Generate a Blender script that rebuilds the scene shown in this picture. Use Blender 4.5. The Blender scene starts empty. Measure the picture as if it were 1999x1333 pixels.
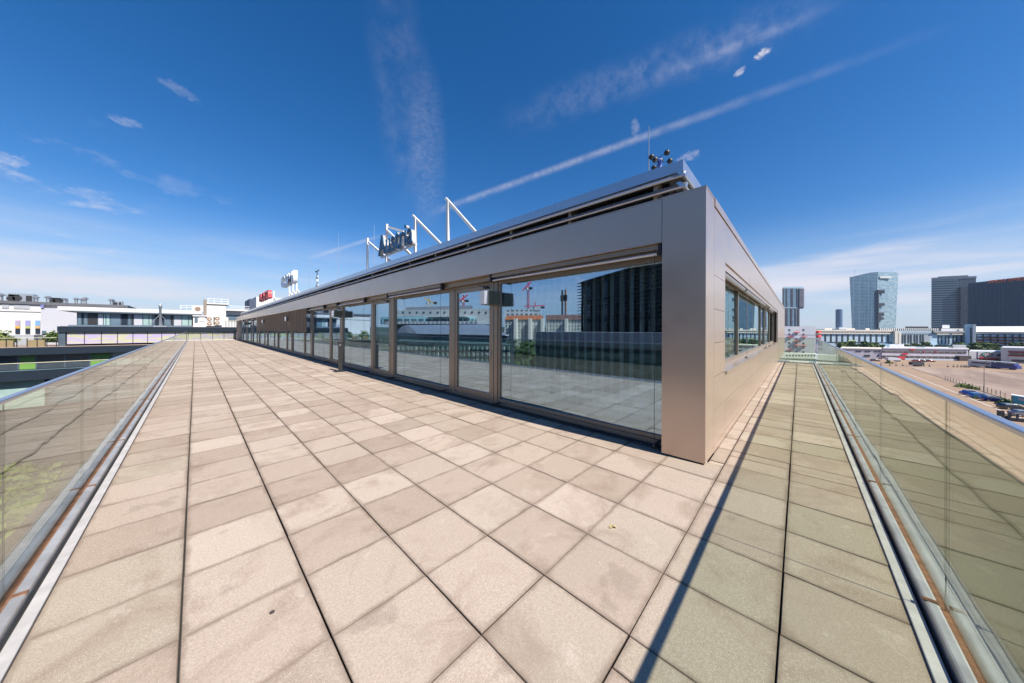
import bpy, math, random
from mathutils import Vector, Matrix
random.seed(7)
C = bpy.context.scene.collection
SC = bpy.context.scene

# ------------------------------------------------------------------ camera
W0, CX, CY = 1999.0, 999.5, 643.5            # photo pixels: width and principal point
_a = (381 - CX, 641.5 - CY); _b = (1560 - CX, 645.5 - CY)
F = math.sqrt(-(_a[0] * _b[0] + _a[1] * _b[1]))
_X = Vector((_b[0], -_b[1], -F)).normalized()
_Y = Vector((_a[0], -_a[1], -F)).normalized()
_Z = _X.cross(_Y).normalized()
RC = Matrix((_X, _Y, _Z))                     # camera -> world
EYE = 1.6
cam = bpy.data.cameras.new('camera'); camo = bpy.data.objects.new('camera', cam); C.objects.link(camo)
cam.sensor_width = 36; cam.lens = F / W0 * 36
cam.shift_y = -(666.5 - CY) / W0
cam.clip_start = 0.05; cam.clip_end = 12000
camo.matrix_world = Matrix.Translation((0, 0, EYE)) @ RC.to_4x4()
SC.camera = camo

def ray(px, py): return RC @ Vector((px - CX, -(py - CY), -F))
def PY(px, py, Y): r = ray(px, py); t = Y / r.y; return (r.x * t, r.z * t + EYE)
def PX(px, py, X): r = ray(px, py); t = X / r.x; return (r.y * t, r.z * t + EYE)
def G(px, d):
    r = RC @ Vector(((px - CX) / F * d, 0, -d)); return (r.x, r.y)
def ZT(px, py, d):
    r = RC @ Vector(((px - CX) / F * d, -(py - CY) / F * d, -d)); return r.z + EYE
GLX = 4.5                                      # plane of the long glass front
def M(px, d): x, y = G(px, d); return (2 * GLX - x, y)

# ------------------------------------------------------------------ world, sun
SUN = Vector((0.06, -0.911, 1.0)).normalized()
el = math.asin(SUN.z); az = math.atan2(SUN.x, SUN.y)
w = bpy.data.worlds.new('World'); SC.world = w; w.use_nodes = True
nt = w.node_tree; nt.nodes.clear(); NL = nt.links
def N(t, **k):
    n = nt.nodes.new(t)
    for a, v in k.items(): setattr(n, a, v)
    return n
sky = N('ShaderNodeTexSky', sky_type='NISHITA', sun_disc=False)
sky.sun_elevation = el; sky.sun_rotation = az
sky.altitude = 200; sky.air_density = 1.0; sky.dust_density = 0.4; sky.ozone_density = 1.2
tc = N('ShaderNodeTexCoord')
nrm = N('ShaderNodeVectorMath', operation='NORMALIZE'); NL.new(tc.outputs['Generated'], nrm.inputs[0])
DIR = nrm.outputs[0]
def mth(op, a, b=None, clamp=False):
    n = N('ShaderNodeMath', operation=op); n.use_clamp = clamp
    for i, v in enumerate((a, b)):
        if v is None: continue
        if isinstance(v, (int, float)): n.inputs[i].default_value = v
        else: NL.new(v, n.inputs[i])
    return n.outputs[0]
def dotv(v):
    n = N('ShaderNodeVectorMath', operation='DOT_PRODUCT'); NL.new(DIR, n.inputs[0]); n.inputs[1].default_value = tuple(v); return n.outputs['Value']
def mr(v, a, b, c=0.0, d=1.0, smooth=True):
    n = N('ShaderNodeMapRange'); n.interpolation_type = 'SMOOTHSTEP' if smooth else 'LINEAR'
    NL.new(v, n.inputs[0])
    for i, x in enumerate((a, b, c, d)): n.inputs[i + 1].default_value = x
    return n.outputs[0]
def noise(scale, vec=(1, 1, 1), detail=6, rough=0.6, loc=(0, 0, 0), dist=0.0):
    m = N('ShaderNodeMapping'); m.inputs['Scale'].default_value = vec; m.inputs['Location'].default_value = loc
    NL.new(DIR, m.inputs[0]); n = N('ShaderNodeTexNoise'); NL.new(m.outputs[0], n.inputs['Vector'])
    n.inputs['Scale'].default_value = scale; n.inputs['Detail'].default_value = detail; n.inputs['Roughness'].default_value = rough
    n.inputs['Distortion'].default_value = dist
    return n.outputs[0]
def dpx(px, py): return ray(px, py).normalized()
masks = []
fine = noise(22, detail=8, rough=0.65)
tiny = noise(75, (1, 1, 1.6), 5, 0.65, (0.3, 0.1, 0.2), 0.6)
mid = noise(6, detail=7, rough=0.6, dist=0.4)
def streak(p0, p1, hw0, amp, nz, lo=0.35, hi=0.65, end0=0.06, end1=0.06):
    a, b = dpx(*p0), dpx(*p1); n = a.cross(b).normalized(); t = n.cross(a).normalized()
    dist = mth('ABSOLUTE', dotv(n)); m = mr(dist, 0.0, hw0, 1.0, 0.0)
    ang = math.acos(max(-1, min(1, a.dot(b))))
    u = mth('ARCTAN2', dotv(t), dotv(a))
    m = mth('MULTIPLY', m, mr(u, -0.01, end0)); m = mth('MULTIPLY', m, mr(u, ang - end1, ang + 0.01, 1.0, 0.0))
    m = mth('MULTIPLY', m, mr(nz, lo, hi)); masks.append(mth('MULTIPLY', m, amp))
def blob(p, ra, rb, amp, nz, tilt=0.0, lo=0.4, hi=0.7, d=None):
    c = dpx(*p) if d is None else d
    e1 = c.cross(Vector((0, 0, 1))).normalized(); e2 = e1.cross(c)
    ct, st = math.cos(tilt), math.sin(tilt); f1 = e1 * ct + e2 * st; f2 = e2 * ct - e1 * st
    u = mth('DIVIDE', dotv(f1), ra); v = mth('DIVIDE', dotv(f2), rb)
    r2 = mth('ADD', mth('MULTIPLY', u, u), mth('MULTIPLY', v, v))
    m = mth('MULTIPLY', mr(r2, 0.0, 1.0, 1.0, 0.0), mr(dotv(c), 0.0, 0.05))
    m = mth('MULTIPLY', m, mr(nz, lo, hi)); masks.append(mth('MULTIPLY', m, amp))
def puff(p, ra, rb, amp, tilt=0.0):
    c = dpx(*p); e1 = c.cross(Vector((0, 0, 1))).normalized(); e2 = e1.cross(c)
    ct, st = math.cos(tilt), math.sin(tilt); f1 = e1 * ct + e2 * st; f2 = e2 * ct - e1 * st
    u = mth('DIVIDE', dotv(f1), ra); v = mth('DIVIDE', dotv(f2), rb); r2 = mth('ADD', mth('MULTIPLY', u, u), mth('MULTIPLY', v, v))
    v_ = mth('ADD', tiny, mth('MULTIPLY', mth('SUBTRACT', 1.0, r2), 0.32)); m = mth('MULTIPLY', mr(v_, 0.50, 0.86), mr(dotv(c), 0.0, 0.05)); masks.append(mth('MULTIPLY', m, amp))
streak((820, 424), (1999, 0), 0.015, 0.20, fine, 0.15, 0.72, 0.12, 0.5)
streak((830, 418), (1400, 215), 0.011, 0.16, tiny, 0.2, 0.7, 0.2, 0.3)
streak((960, 250), (1680, -10), 0.06, 0.20, fine, 0.3, 0.85, 0.3, 0.2)
streak((1230, 175), (1680, -10), 0.015, 0.22, fine, 0.2, 0.75, 0.3, 0.2)
streak((600, 505), (760, 455), 0.008, 0.3, mid, 0.2, 0.6, 0.05, 0.1)
blob((790, 215), 0.085, 0.30, 0.09, fine, 0.14, 0.3, 0.85)
blob((835, 310), 0.06, 0.24, 0.13, tiny, 0.02, 0.2, 0.9)
puff((1488, 105), 0.016, 0.009, 0.7, 0.1)
puff((1445, 139), 0.012, 0.008, 0.5, 0.3)
puff((350, 176), 0.034, 0.012, 0.13, -0.2)
puff((245, 238), 0.024, 0.009, 0.20, 0.1)
puff((8, 310), 0.026, 0.012, 0.25, 0.2)
puff((1345, 305), 0.035, 0.011, 0.25, 0.1)
puff((1240, 250), 0.012, 0.024, 0.18, 0.1)
# low streaky cloud banks above the horizon
lowz = noise(2.6, (1, 1, 9), 7, 0.55, (3.1, 0.4, 0.0), 0.3)
zz = dotv((0, 0, 1))
lm = mth('MULTIPLY', mr(zz, 0.0, 0.05), mr(zz, 0.10, 0.26, 1.0, 0.0))
masks.append(mth('MULTIPLY', mth('MULTIPLY', lm, mr(lowz, 0.42, 0.68)), 0.38))
blob((120, 535), 0.34, 0.045, 0.42, lowz, 0.0, 0.3, 0.6)
blob((1700, 520), 0.42, 0.055, 0.55, lowz, 0.05, 0.25, 0.6)
blob((1950, 585), 0.3, 0.035, 0.4, lowz, 0.0, 0.3, 0.6)
# small cumulus scattered low on the side behind the viewer (they show in the glass)
cum = noise(9, (1, 1, 2.4), 7, 0.6, (0.7, 2.2, 0.3))
cm = mth('MULTIPLY', mth('MULTIPLY', mr(zz, 0.03, 0.09), mr(zz, 0.22, 0.4, 1.0, 0.0)), mr(dotv((-0.8, 0.6, 0)), 0.45, 0.8))
masks.append(mth('MULTIPLY', mth('MULTIPLY', cm, mr(cum, 0.55, 0.72)), 0.55))
tot = masks[0]
for m_ in masks[1:]: tot = mth('ADD', tot, m_)
tot = mth('MINIMUM', tot, 0.85)
hs = N('ShaderNodeHueSaturation'); hs.inputs['Saturation'].default_value = 1.33; hs.inputs['Value'].default_value = 1.05
tn = N('ShaderNodeMix', data_type='RGBA', blend_type='MULTIPLY'); tn.inputs[0].default_value = 1; NL.new(sky.outputs[0], tn.inputs[6]); tn.inputs[7].default_value = (0.93, 0.98, 1.12, 1)
NL.new(tn.outputs[2], hs.inputs['Color'])
mx = N('ShaderNodeMix', data_type='RGBA'); NL.new(tot, mx.inputs[0]); NL.new(hs.outputs[0], mx.inputs[6]); mx.inputs[7].default_value = (7.2, 7.0, 7.6, 1)
hz = mth('MULTIPLY', mr(mth('ABSOLUTE', zz), 0.0, 0.30, 1.0, 0.0), 0.72)
hzm = N('ShaderNodeMix', data_type='RGBA'); NL.new(hz, hzm.inputs[0]); NL.new(hs.outputs[0], hzm.inputs[6]); hzm.inputs[7].default_value = (4.6, 5.6, 7.2, 1)
NL.new(hzm.outputs[2], mx.inputs[6])
bg = N('ShaderNodeBackground'); NL.new(mx.outputs[2], bg.inputs[0]); bg.inputs[1].default_value = 0.072
wo = N('ShaderNodeOutputWorld'); NL.new(bg.outputs[0], wo.inputs[0])

sl = bpy.data.lights.new('sun', 'SUN'); sl.energy = 5.0; sl.angle = math.radians(0.53); sl.color = (1.0, 0.94, 0.86)
so = bpy.data.objects.new('sun', sl); C.objects.link(so); so.rotation_euler = SUN.to_track_quat('Z', 'Y').to_euler(); so.location = (0, -30, 40)
vs = SC.view_settings; vs.view_transform = 'Standard'; vs.look = 'None'; vs.exposure = 0.72; vs.gamma = 1
SC.cycles.max_bounces = 10; SC.cycles.transparent_max_bounces = 24; SC.cycles.glossy_bounces = 6
SC.cycles.use_denoising = True; SC.cycles.sample_clamp_indirect = 6; SC.cycles.caustics_reflective = False; SC.cycles.caustics_refractive = False

# ------------------------------------------------------------------ materials
class Mat:
    def __init__(s, name):
        s.m = bpy.data.materials.new(name); s.m.use_nodes = True; s.nt = s.m.node_tree
        s.b = s.nt.nodes['Principled BSDF']; s.out = s.nt.nodes['Material Output']
    def n(s, t, **k):
        n = s.nt.nodes.new(t)
        for a, v in k.items(): setattr(n, a, v)
        return n
    def l(s, a, b): s.nt.links.new(a, b)
def noisetex(M_, scale, detail=4, rough=0.6, vec=None, src='Object', dist=0):
    tcn = M_.n('ShaderNodeTexCoord'); nn = M_.n('ShaderNodeTexNoise')
    o = tcn.outputs[src]
    if vec:
        mp = M_.n('ShaderNodeMapping'); mp.inputs['Scale'].default_value = vec; M_.l(o, mp.inputs[0]); o = mp.outputs[0]
    M_.l(o, nn.inputs['Vector']); nn.inputs['Scale'].default_value = scale; nn.inputs['Detail'].default_value = detail
    nn.inputs['Roughness'].default_value = rough; nn.inputs['Distortion'].default_value = dist
    return nn.outputs[0]
def rng(M_, v, a, b, c=0., d=1.):
    n = M_.n('ShaderNodeMapRange'); M_.l(v, n.inputs[0])
    for i, x in enumerate((a, b, c, d)): n.inputs[i + 1].default_value = x
    return n.outputs[0]
def mixc(M_, f, a, b, mode='MIX'):
    n = M_.n('ShaderNodeMix', data_type='RGBA', blend_type=mode)
    for i, v in ((0, f), (6, a), (7, b)):
        if isinstance(v, (int, float)): n.inputs[i].default_value = v
        elif isinstance(v, tuple): n.inputs[i].default_value = (*v[:3], 1)
        else: M_.l(v, n.inputs[i])
    return n.outputs[2]
_mc = {}
def plain(name, col, rough=0.6, metal=0.0, var=0.12, scale=1.5, bump=0.0, spec=0.5, coat=0.0):
    if name in _mc: return _mc[name]
    A = Mat(name); nz = noisetex(A, scale, 5)
    c = mixc(A, rng(A, nz, 0.3, 0.7), tuple(x * (1 - var) for x in col), tuple(min(1, x * (1 + var)) for x in col))
    A.l(c, A.b.inputs['Base Color']); A.b.inputs['Roughness'].default_value = rough; A.b.inputs['Metallic'].default_value = metal
    A.b.inputs['Specular IOR Level'].default_value = spec; A.b.inputs['Coat Weight'].default_value = coat
    if bump:
        bp = A.n('ShaderNodeBump'); bp.inputs['Strength'].default_value = bump; A.l(noisetex(A, scale * 12, 6), bp.inputs['Height']); A.l(bp.outputs[0], A.b.inputs['Normal'])
    _mc[name] = A.m; return A.m
def grid(name, w_, h_, mortar, c1, c2, cm, rough=0.25, metal=0.0, bias=0.0, offx=0.0, offy=0.0, spec=0.5, off=0.0):
    """cells of w_ x h_ metres on the wall's own UV (metres)"""
    A = Mat(name); uv = A.n('ShaderNodeUVMap'); uv.uv_map = 'UVMap'
    mp = A.n('ShaderNodeMapping'); mp.inputs['Location'].default_value = (offx, offy, 0); A.l(uv.outputs[0], mp.inputs[0])
    br = A.n('ShaderNodeTexBrick'); br.offset = off; br.squash = 1; A.l(mp.outputs[0], br.inputs['Vector'])
    br.inputs['Color1'].default_value = (*c1, 1); br.inputs['Color2'].default_value = (*c2, 1); br.inputs['Mortar'].default_value = (*cm, 1)
    br.inputs['Scale'].default_value = 1; br.inputs['Mortar Size'].default_value = mortar; br.inputs['Mortar Smooth'].default_value = 0.0
    br.inputs['Bias'].default_value = bias; br.inputs['Brick Width'].default_value = w_; br.inputs['Row Height'].default_value = h_
    A.l(br.outputs['Color'], A.b.inputs['Base Color'])
    A.l(rng(A, br.outputs['Fac'], 0, 1, rough, 0.7), A.b.inputs['Roughness']); A.b.inputs['Metallic'].default_value = metal
    A.b.inputs['Specular IOR Level'].default_value = spec
    return A.m

# paving: colour per slab + grain, stains and dirty edges
A = Mat('concrete_paving')
att = A.n('ShaderNodeAttribute'); att.attribute_name = 'tone'
sep = A.n('ShaderNodeSeparateColor'); A.l(att.outputs['Color'], sep.inputs[0])
uvn = A.n('ShaderNodeUVMap'); uvn.uv_map = 'tile'
geo = A.n('ShaderNodeTexCoord')
g1 = noisetex(A, 260, 2, 0.7); g2 = noisetex(A, 70, 3, 0.7)
def own(scale, detail, rough, dist, k):      # noise that starts afresh on every slab
    cb = A.n('ShaderNodeCombineXYZ'); ml_ = A.n('ShaderNodeVectorMath', operation='ADD')
    for i_, o_ in ((0, 0), (1, 1), (2, 2)):
        mm = A.n('ShaderNodeMath', operation='MULTIPLY'); A.l(sep.outputs[o_], mm.inputs[0]); mm.inputs[1].default_value = 37.0 + 11 * k; A.l(mm.outputs[0], cb.inputs[i_])
    A.l(geo.outputs['Object'], ml_.inputs[0]); A.l(cb.outputs[0], ml_.inputs[1]); nn = A.n('ShaderNodeTexNoise'); A.l(ml_.outputs[0], nn.inputs['Vector'])
    nn.inputs['Scale'].default_value = scale; nn.inputs['Detail'].default_value = detail; nn.inputs['Roughness'].default_value = rough; nn.inputs['Distortion'].default_value = dist; return nn.outputs[0]
g3 = own(1.6, 7, 0.68, 0.8, 0); g4 = own(5.0, 6, 0.72, 0.3, 1); g6 = own(0.9, 5, 0.6, 0.5, 2); g5 = noisetex(A, 900, 1, 0.5)
base = mixc(A, rng(A, sep.outputs[0], 0, 1), (0.350, 0.272, 0.210), (0.530, 0.436, 0.355))
base = mixc(A, rng(A, sep.outputs[1], 0.55, 1, 0, 0.6), base, (0.37, 0.33, 0.245))
base = mixc(A, rng(A, g3, 0.50, 0.66, 0, 0.62), base, (0.25, 0.175, 0.125))
base = mixc(A, rng(A, g6, 0.55, 0.75, 0, 0.35), base, (0.33, 0.29, 0.22))
base = mixc(A, rng(A, g4, 0.58, 0.72, 0, 0.55), base, (0.58, 0.50, 0.42))
blot = own(2.6, 3, 0.55, 0.2, 3); base = mixc(A, rng(A, blot, 0.66, 0.70, 0, 0.35), base, (0.19, 0.145, 0.11))
base = mixc(A, rng(A, g2, 0.35, 0.7, 0.0, 0.42), base, (0.20, 0.155, 0.12))
spk = rng(A, g1, 0.52, 0.66); base = mixc(A, mixc(A, 0.75, (0, 0, 0), spk), base, (0.24, 0.185, 0.145))
spk2 = rng(A, noisetex(A, 330, 1, 0.5, (1, 1, 1)), 0.60, 0.72); base = mixc(A, mixc(A, 0.8, (0, 0, 0), spk2), base, (0.70, 0.61, 0.52))
sx = A.n('ShaderNodeSeparateXYZ'); A.l(uvn.outputs[0], sx.inputs[0])
def emath(op, a, b):
    n = A.n('ShaderNodeMath', operation=op)
    for i, v in enumerate((a, b)):
        if isinstance(v, (int, float)): n.inputs[i].default_value = v
        else: A.l(v, n.inputs[i])
    return n.outputs[0]
ex = emath('ABSOLUTE', emath('SUBTRACT', sx.outputs[0], 0.5), 0); ey = emath('ABSOLUTE', emath('SUBTRACT', sx.outputs[1], 0.5), 0)
edge = emath('MAXIMUM', ex, ey); edge = emath('ADD', edge, emath('MULTIPLY', emath('SUBTRACT', g4, 0.5), 0.16))
base = mixc(A, rng(A, edge, 0.455, 0.52, 0, 0.75), base, (0.165, 0.12, 0.09))
corner = emath('MULTIPLY', ex, ey); corner = emath('ADD', corner, emath('MULTIPLY', emath('SUBTRACT', g3, 0.5), 0.25))
base = mixc(A, rng(A, corner, 0.15, 0.30, 0, 0.65), base, (0.20, 0.15, 0.115))
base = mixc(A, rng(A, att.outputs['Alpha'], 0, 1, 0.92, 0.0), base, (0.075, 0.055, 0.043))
A.l(base, A.b.inputs['Base Color']); A.b.inputs['Roughness'].default_value = 0.85; A.b.inputs['Specular IOR Level'].default_value = 0.25
bp = A.n('ShaderNodeBump'); bp.inputs['Strength'].default_value = 0.35; bp.inputs['Distance'].default_value = 0.002; A.l(g1, bp.inputs['Height']); A.l(bp.outputs[0], A.b.inputs['Normal'])
MT_TILE = A.m

# metal cladding, champagne anodised, very slightly uneven
def cladding(name, col, metal, rough):
    A = Mat(name); nz = noisetex(A, 0.7, 3); c = mixc(A, nz, tuple(x * .93 for x in col), tuple(x * 1.05 for x in col)); A.l(c, A.b.inputs['Base Color'])
    A.b.inputs['Metallic'].default_value = metal
    A.l(rng(A, noisetex(A, 2.2, 5), 0.3, 0.7, rough * 0.85, rough * 1.15), A.b.inputs['Roughness'])
    A.b.inputs['Coat Weight'].default_value = 0.3; A.b.inputs['Coat Roughness'].default_value = 0.12; A.b.inputs['Coat IOR'].default_value = 1.6
    return A.m
MT_CLAD = cladding('champagne_cladding', (0.60, 0.465, 0.37), 0.60, 0.33)
MT_ALU = cladding('silver_aluminium', (0.62, 0.63, 0.66), 0.8, 0.3)
MT_FRAME = plain('bronze_frame', (0.33, 0.27, 0.21), 0.4, 0.5, 0.06)
MT_DARK = plain('dark_metal', (0.03, 0.03, 0.032), 0.45, 0.2)
MT_WHITE = plain('white_paint', (0.68, 0.68, 0.67), 0.45, 0.0, 0.04)
MT_STEEL = plain('galvanised_steel', (0.5, 0.51, 0.52), 0.35, 0.8, 0.1, 8)
MT_BLACK = plain('black_gap', (0.012, 0.012, 0.013), 0.9)

def glass(name, refl, tint, ior=1.5, gcol=(0.97, 0.99, 1.0), *, bumpd=0.0, bscale=0.6, film=0.0, filmcol=(0.5, 0.5, 0.4)):
    A = Mat(name); A.nt.nodes.remove(A.b)
    tr = A.n('ShaderNodeBsdfTransparent'); tr.inputs[0].default_value = (*tint, 1)
    gl = A.n('ShaderNodeBsdfGlossy'); gl.inputs['Roughness'].default_value = 0.0; gl.inputs[0].default_value = (*gcol, 1)
    fr = A.n('ShaderNodeFresnel'); gm = A.n('ShaderNodeNewGeometry')
    A.l(rng(A, gm.outputs['Backfacing'], 0, 1, ior, 1.0 / ior), fr.inputs[0])      # both faces reflect alike
    if bumpd:
        bp = A.n('ShaderNodeBump'); bp.inputs['Strength'].default_value = 1.0; bp.inputs['Distance'].default_value = bumpd
        A.l(noisetex(A, bscale, 2, 0.4, dist=0.5), bp.inputs['Height']); A.l(bp.outputs[0], gl.inputs['Normal']); 
    f = rng(A, fr.outputs[0], 0, 1, refl, 1.0)
    mx = A.n('ShaderNodeMixShader'); A.l(f, mx.inputs[0]); A.l(tr.outputs[0], mx.inputs[1]); A.l(gl.outputs[0], mx.inputs[2])
    o = mx.outputs[0]
    if film:
        df = A.n('ShaderNodeBsdfDiffuse'); df.inputs[0].default_value = (*filmcol, 1)
        m2 = A.n('ShaderNodeMixShader'); A.l(rng(A, noisetex(A, 2.0, 6, 0.7), 0.3, 0.8, film * 0.4, film * 1.8), m2.inputs[0]); A.l(o, m2.inputs[1]); A.l(df.outputs[0], m2.inputs[2]); o = m2.outputs[0]
    A.l(o, A.out.inputs[0]); return A.m
MT_RAILGL = glass('railing_glass', 0.0, (0.895, 0.93, 0.85), 1.8, bumpd=0.004, bscale=0.9, film=0.004, filmcol=(0.42, 0.42, 0.30))
MT_FACGL = glass('coated_glass', 0.42, (0.84, 0.93, 0.93), 1.45, (0.60, 0.78, 0.95), bumpd=0.0006, bscale=0.8)
MT_FACGL2 = glass('coated_glass_end', 0.30, (0.68, 0.82, 0.80), 1.45, (0.8, 0.95, 1.0), bumpd=0.0006, bscale=0.8)

# ------------------------------------------------------------------ mesh helpers
class MB:
    def __init__(s): s.v = []; s.f = []; s.mi = []; s.col = None
    def quad(s, a, b, c, d, m=0):
        i = len(s.v); s.v += [tuple(a), tuple(b), tuple(c), tuple(d)]; s.f.append((i, i + 1, i + 2, i + 3)); s.mi.append(m); return s
    def box(s, x0, x1, y0, y1, z0, z1, m=0):
        if x0 > x1: x0, x1 = x1, x0
        if y0 > y1: y0, y1 = y1, y0
        if z0 > z1: z0, z1 = z1, z0
        i = len(s.v)
        s.v += [(x0, y0, z0), (x1, y0, z0), (x1, y1, z0), (x0, y1, z0), (x0, y0, z1), (x1, y0, z1), (x1, y1, z1), (x0, y1, z1)]
        for q in ((0, 3, 2, 1), (4, 5, 6, 7), (0, 1, 5, 4), (1, 2, 6, 5), (2, 3, 7, 6), (3, 0, 4, 7)):
            s.f.append(tuple(i + k for k in q)); s.mi.append(m)
        return s
    def prism(s, pts, z0, z1, m=0, mt=None):
        """footprint polygon (ccw) extruded; z may be lists"""
        n = len(pts); i = len(s.v)
        za = z0 if isinstance(z0, (list, tuple)) else [z0] * n; zb = z1 if isinstance(z1, (list, tuple)) else [z1] * n
        ar = sum(pts[k][0] * pts[(k + 1) % n][1] - pts[(k + 1) % n][0] * pts[k][1] for k in range(n))
        if ar < 0: pts = pts[::-1]; za = list(za)[::-1]; zb = list(zb)[::-1]
        s.v += [(p[0], p[1], z) for p, z in zip(pts, za)] + [(p[0], p[1], z) for p, z in zip(pts, zb)]
        for k in range(n):
            j = (k + 1) % n; s.f.append((i + k, i + j, i + n + j, i + n + k)); s.mi.append(m)
        s.f.append(tuple(i + n + k for k in range(n))); s.mi.append(m if mt is None else mt)
        s.f.append(tuple(i + k for k in range(n - 1, -1, -1))); s.mi.append(m)
        return s
    def extr(s, prof, axis, a, b, m=0):
        """profile (list of 2d) extruded along axis 'x','y' from a to b"""
        n = len(prof); i = len(s.v)
        def P(p, t):
            return (t, p[0], p[1]) if axis == 'x' else (p[0], t, p[1])
        s.v += [P(p, a) for p in prof] + [P(p, b) for p in prof]
        for k in range(n):
            j = (k + 1) % n; s.f.append((i + k, i + j, i + n + j, i + n + k)); s.mi.append(m)
        s.f.append(tuple(i + n + k for k in range(n))); s.mi.append(m); s.f.append(tuple(i + k for k in range(n - 1, -1, -1))); s.mi.append(m)
        return s
    def tube(s, p0, p1, r, n=8, r1=None, m=0):
        p0, p1 = Vector(p0), Vector(p1); d = (p1 - p0).normalized(); u = d.orthogonal().normalized(); v = d.cross(u); r1 = r if r1 is None else r1; i = len(s.v)
        for p, q in ((p0, r), (p1, r1)):
            for k in range(n):
                a = 2 * math.pi * k / n; s.v.append(tuple(p + (u * math.cos(a) + v * math.sin(a)) * q))
        for k in range(n):
            j = (k + 1) % n; s.f.append((i + k, i + j, i + n + j, i + n + k)); s.mi.append(m)
        s.f.append(tuple(i + n + k for k in range(n))); s.mi.append(m); s.f.append(tuple(i + k for k in range(n - 1, -1, -1))); s.mi.append(m)
        return s
    def bar(s, p0, p1, w_, h_=None, m=0):
        h_ = h_ or w_; p0, p1 = Vector(p0), Vector(p1); d = (p1 - p0).normalized()
        u = d.cross(Vector((0, 0, 1)));  u = Vector((1, 0, 0)) if u.length < 1e-4 else u.normalized(); v = u.cross(d); i = len(s.v)
        for p in (p0, p1):
            for a, b in ((-1, -1), (1, -1), (1, 1), (-1, 1)): s.v.append(tuple(p + u * a * w_ / 2 + v * b * h_ / 2))
        for k in range(4):
            j = (k + 1) % 4; s.f.append((i + k, i + 4 + k, i + 4 + j, i + j)); s.mi.append(m)
        s.f.append((i, i + 1, i + 2, i + 3)); s.mi.append(m); s.f.append((i + 7, i + 6, i + 5, i + 4)); s.mi.append(m)
        return s
    def lathe(s, prof, x, y, n=12, m=0):
        i = len(s.v)
        for r, z in prof:
            for k in range(n):
                a = 2 * math.pi * k / n; s.v.append((x + r * math.cos(a), y + r * math.sin(a), z))
        for q in range(len(prof) - 1):
            for k in range(n):
                j = (k + 1) % n; s.f.append((i + q * n + k, i + q * n + j, i + (q + 1) * n + j, i + (q + 1) * n + k)); s.mi.append(m)
        s.f.append(tuple(i + k for k in range(n - 1, -1, -1))); s.mi.append(m); t = i + (len(prof) - 1) * n
        s.f.append(tuple(t + k for k in range(n))); s.mi.append(m)
        return s
    def sphere(s, c, r, n=10, m=0, sz=1.0):
        prof = [(max(1e-4, r * math.sin(math.pi * k / n)), c[2] - r * sz * math.cos(math.pi * k / n)) for k in range(n + 1)]
        return s.lathe(prof, c[0], c[1], n + 2, m)
    def build(s, name, mats, parent=None, smooth=False, bevel=0.0, org=None, rotz=0.0):
        me = bpy.data.meshes.new(name); o3 = Vector(org) if org is not None else Vector((0, 0, 0))
        me.from_pydata([tuple(Vector(v) - o3) for v in s.v], [], s.f); me.update()
        if not isinstance(mats, (list, tuple)): mats = [mats]
        for m_ in mats: me.materials.append(m_)
        me.polygons.foreach_set('material_index', s.mi)
        uv = me.uv_layers.new(name='UVMap')
        for p in me.polygons:
            n = p.normal
            if abs(n.z) > 0.7: t = Vector((1, 0, 0)); b = Vector((0, 1, 0))
            else: t = Vector((-n.y, n.x, 0)).normalized(); b = Vector((0, 0, 1))
            for li in p.loop_indices:
                co = Vector(s.v[me.loops[li].vertex_index]); uv.data[li].uv = (co.dot(t), co.dot(b))
        if smooth:
            for p in me.polygons: p.use_smooth = True
            try: me.set_sharp_from_angle(angle=math.radians(40))
            except Exception: pass
        ob = bpy.data.objects.new(name, me); C.objects.link(ob)
        if parent is not None: ob.parent = parent; 
        if parent is not None and org is None: ob.location = -Vector(parent_loc(parent))
        elif parent is not None: ob.location = o3 - Vector(parent_loc(parent))
        else: ob.location = o3
        if bevel:
            md = ob.modifiers.new('Bevel', 'BEVEL'); md.width = bevel; md.segments = 2; md.limit_method = 'ANGLE'
        return ob
def parent_loc(p):
    v = Vector((0, 0, 0))
    while p is not None: v += Vector(p.location); p = p.parent
    return v
def tag(o, label=None, cat=None, group=None, kind=None):
    if label: o['label'] = label
    if cat: o['category'] = cat
    if group: o['group'] = group
    if kind: o['kind'] = kind
    return o
def empty(name, loc, label, cat, group=None, rz=0):
    o = bpy.data.objects.new(name, None); C.objects.link(o); o.location = loc; o.rotation_euler = (0, 0, rz); o.empty_display_size = 0.3
    return tag(o, label, cat, group)
def dup(o, loc=None, rz=None, label=None, parent=None, scale=None):
    c = o.copy(); C.objects.link(c)
    if parent is not None: c.parent = parent
    if loc is not None: c.location = loc
    if rz is not None: c.rotation_euler = (0, 0, rz)
    if scale is not None: c.scale = scale
    if label: c['label'] = label
    for ch in list(o.children):
        dup(ch, parent=c)
    return c
def structure(name, mb, mat, **k): return tag(mb.build(name, mat, **k), kind='structure')
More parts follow.
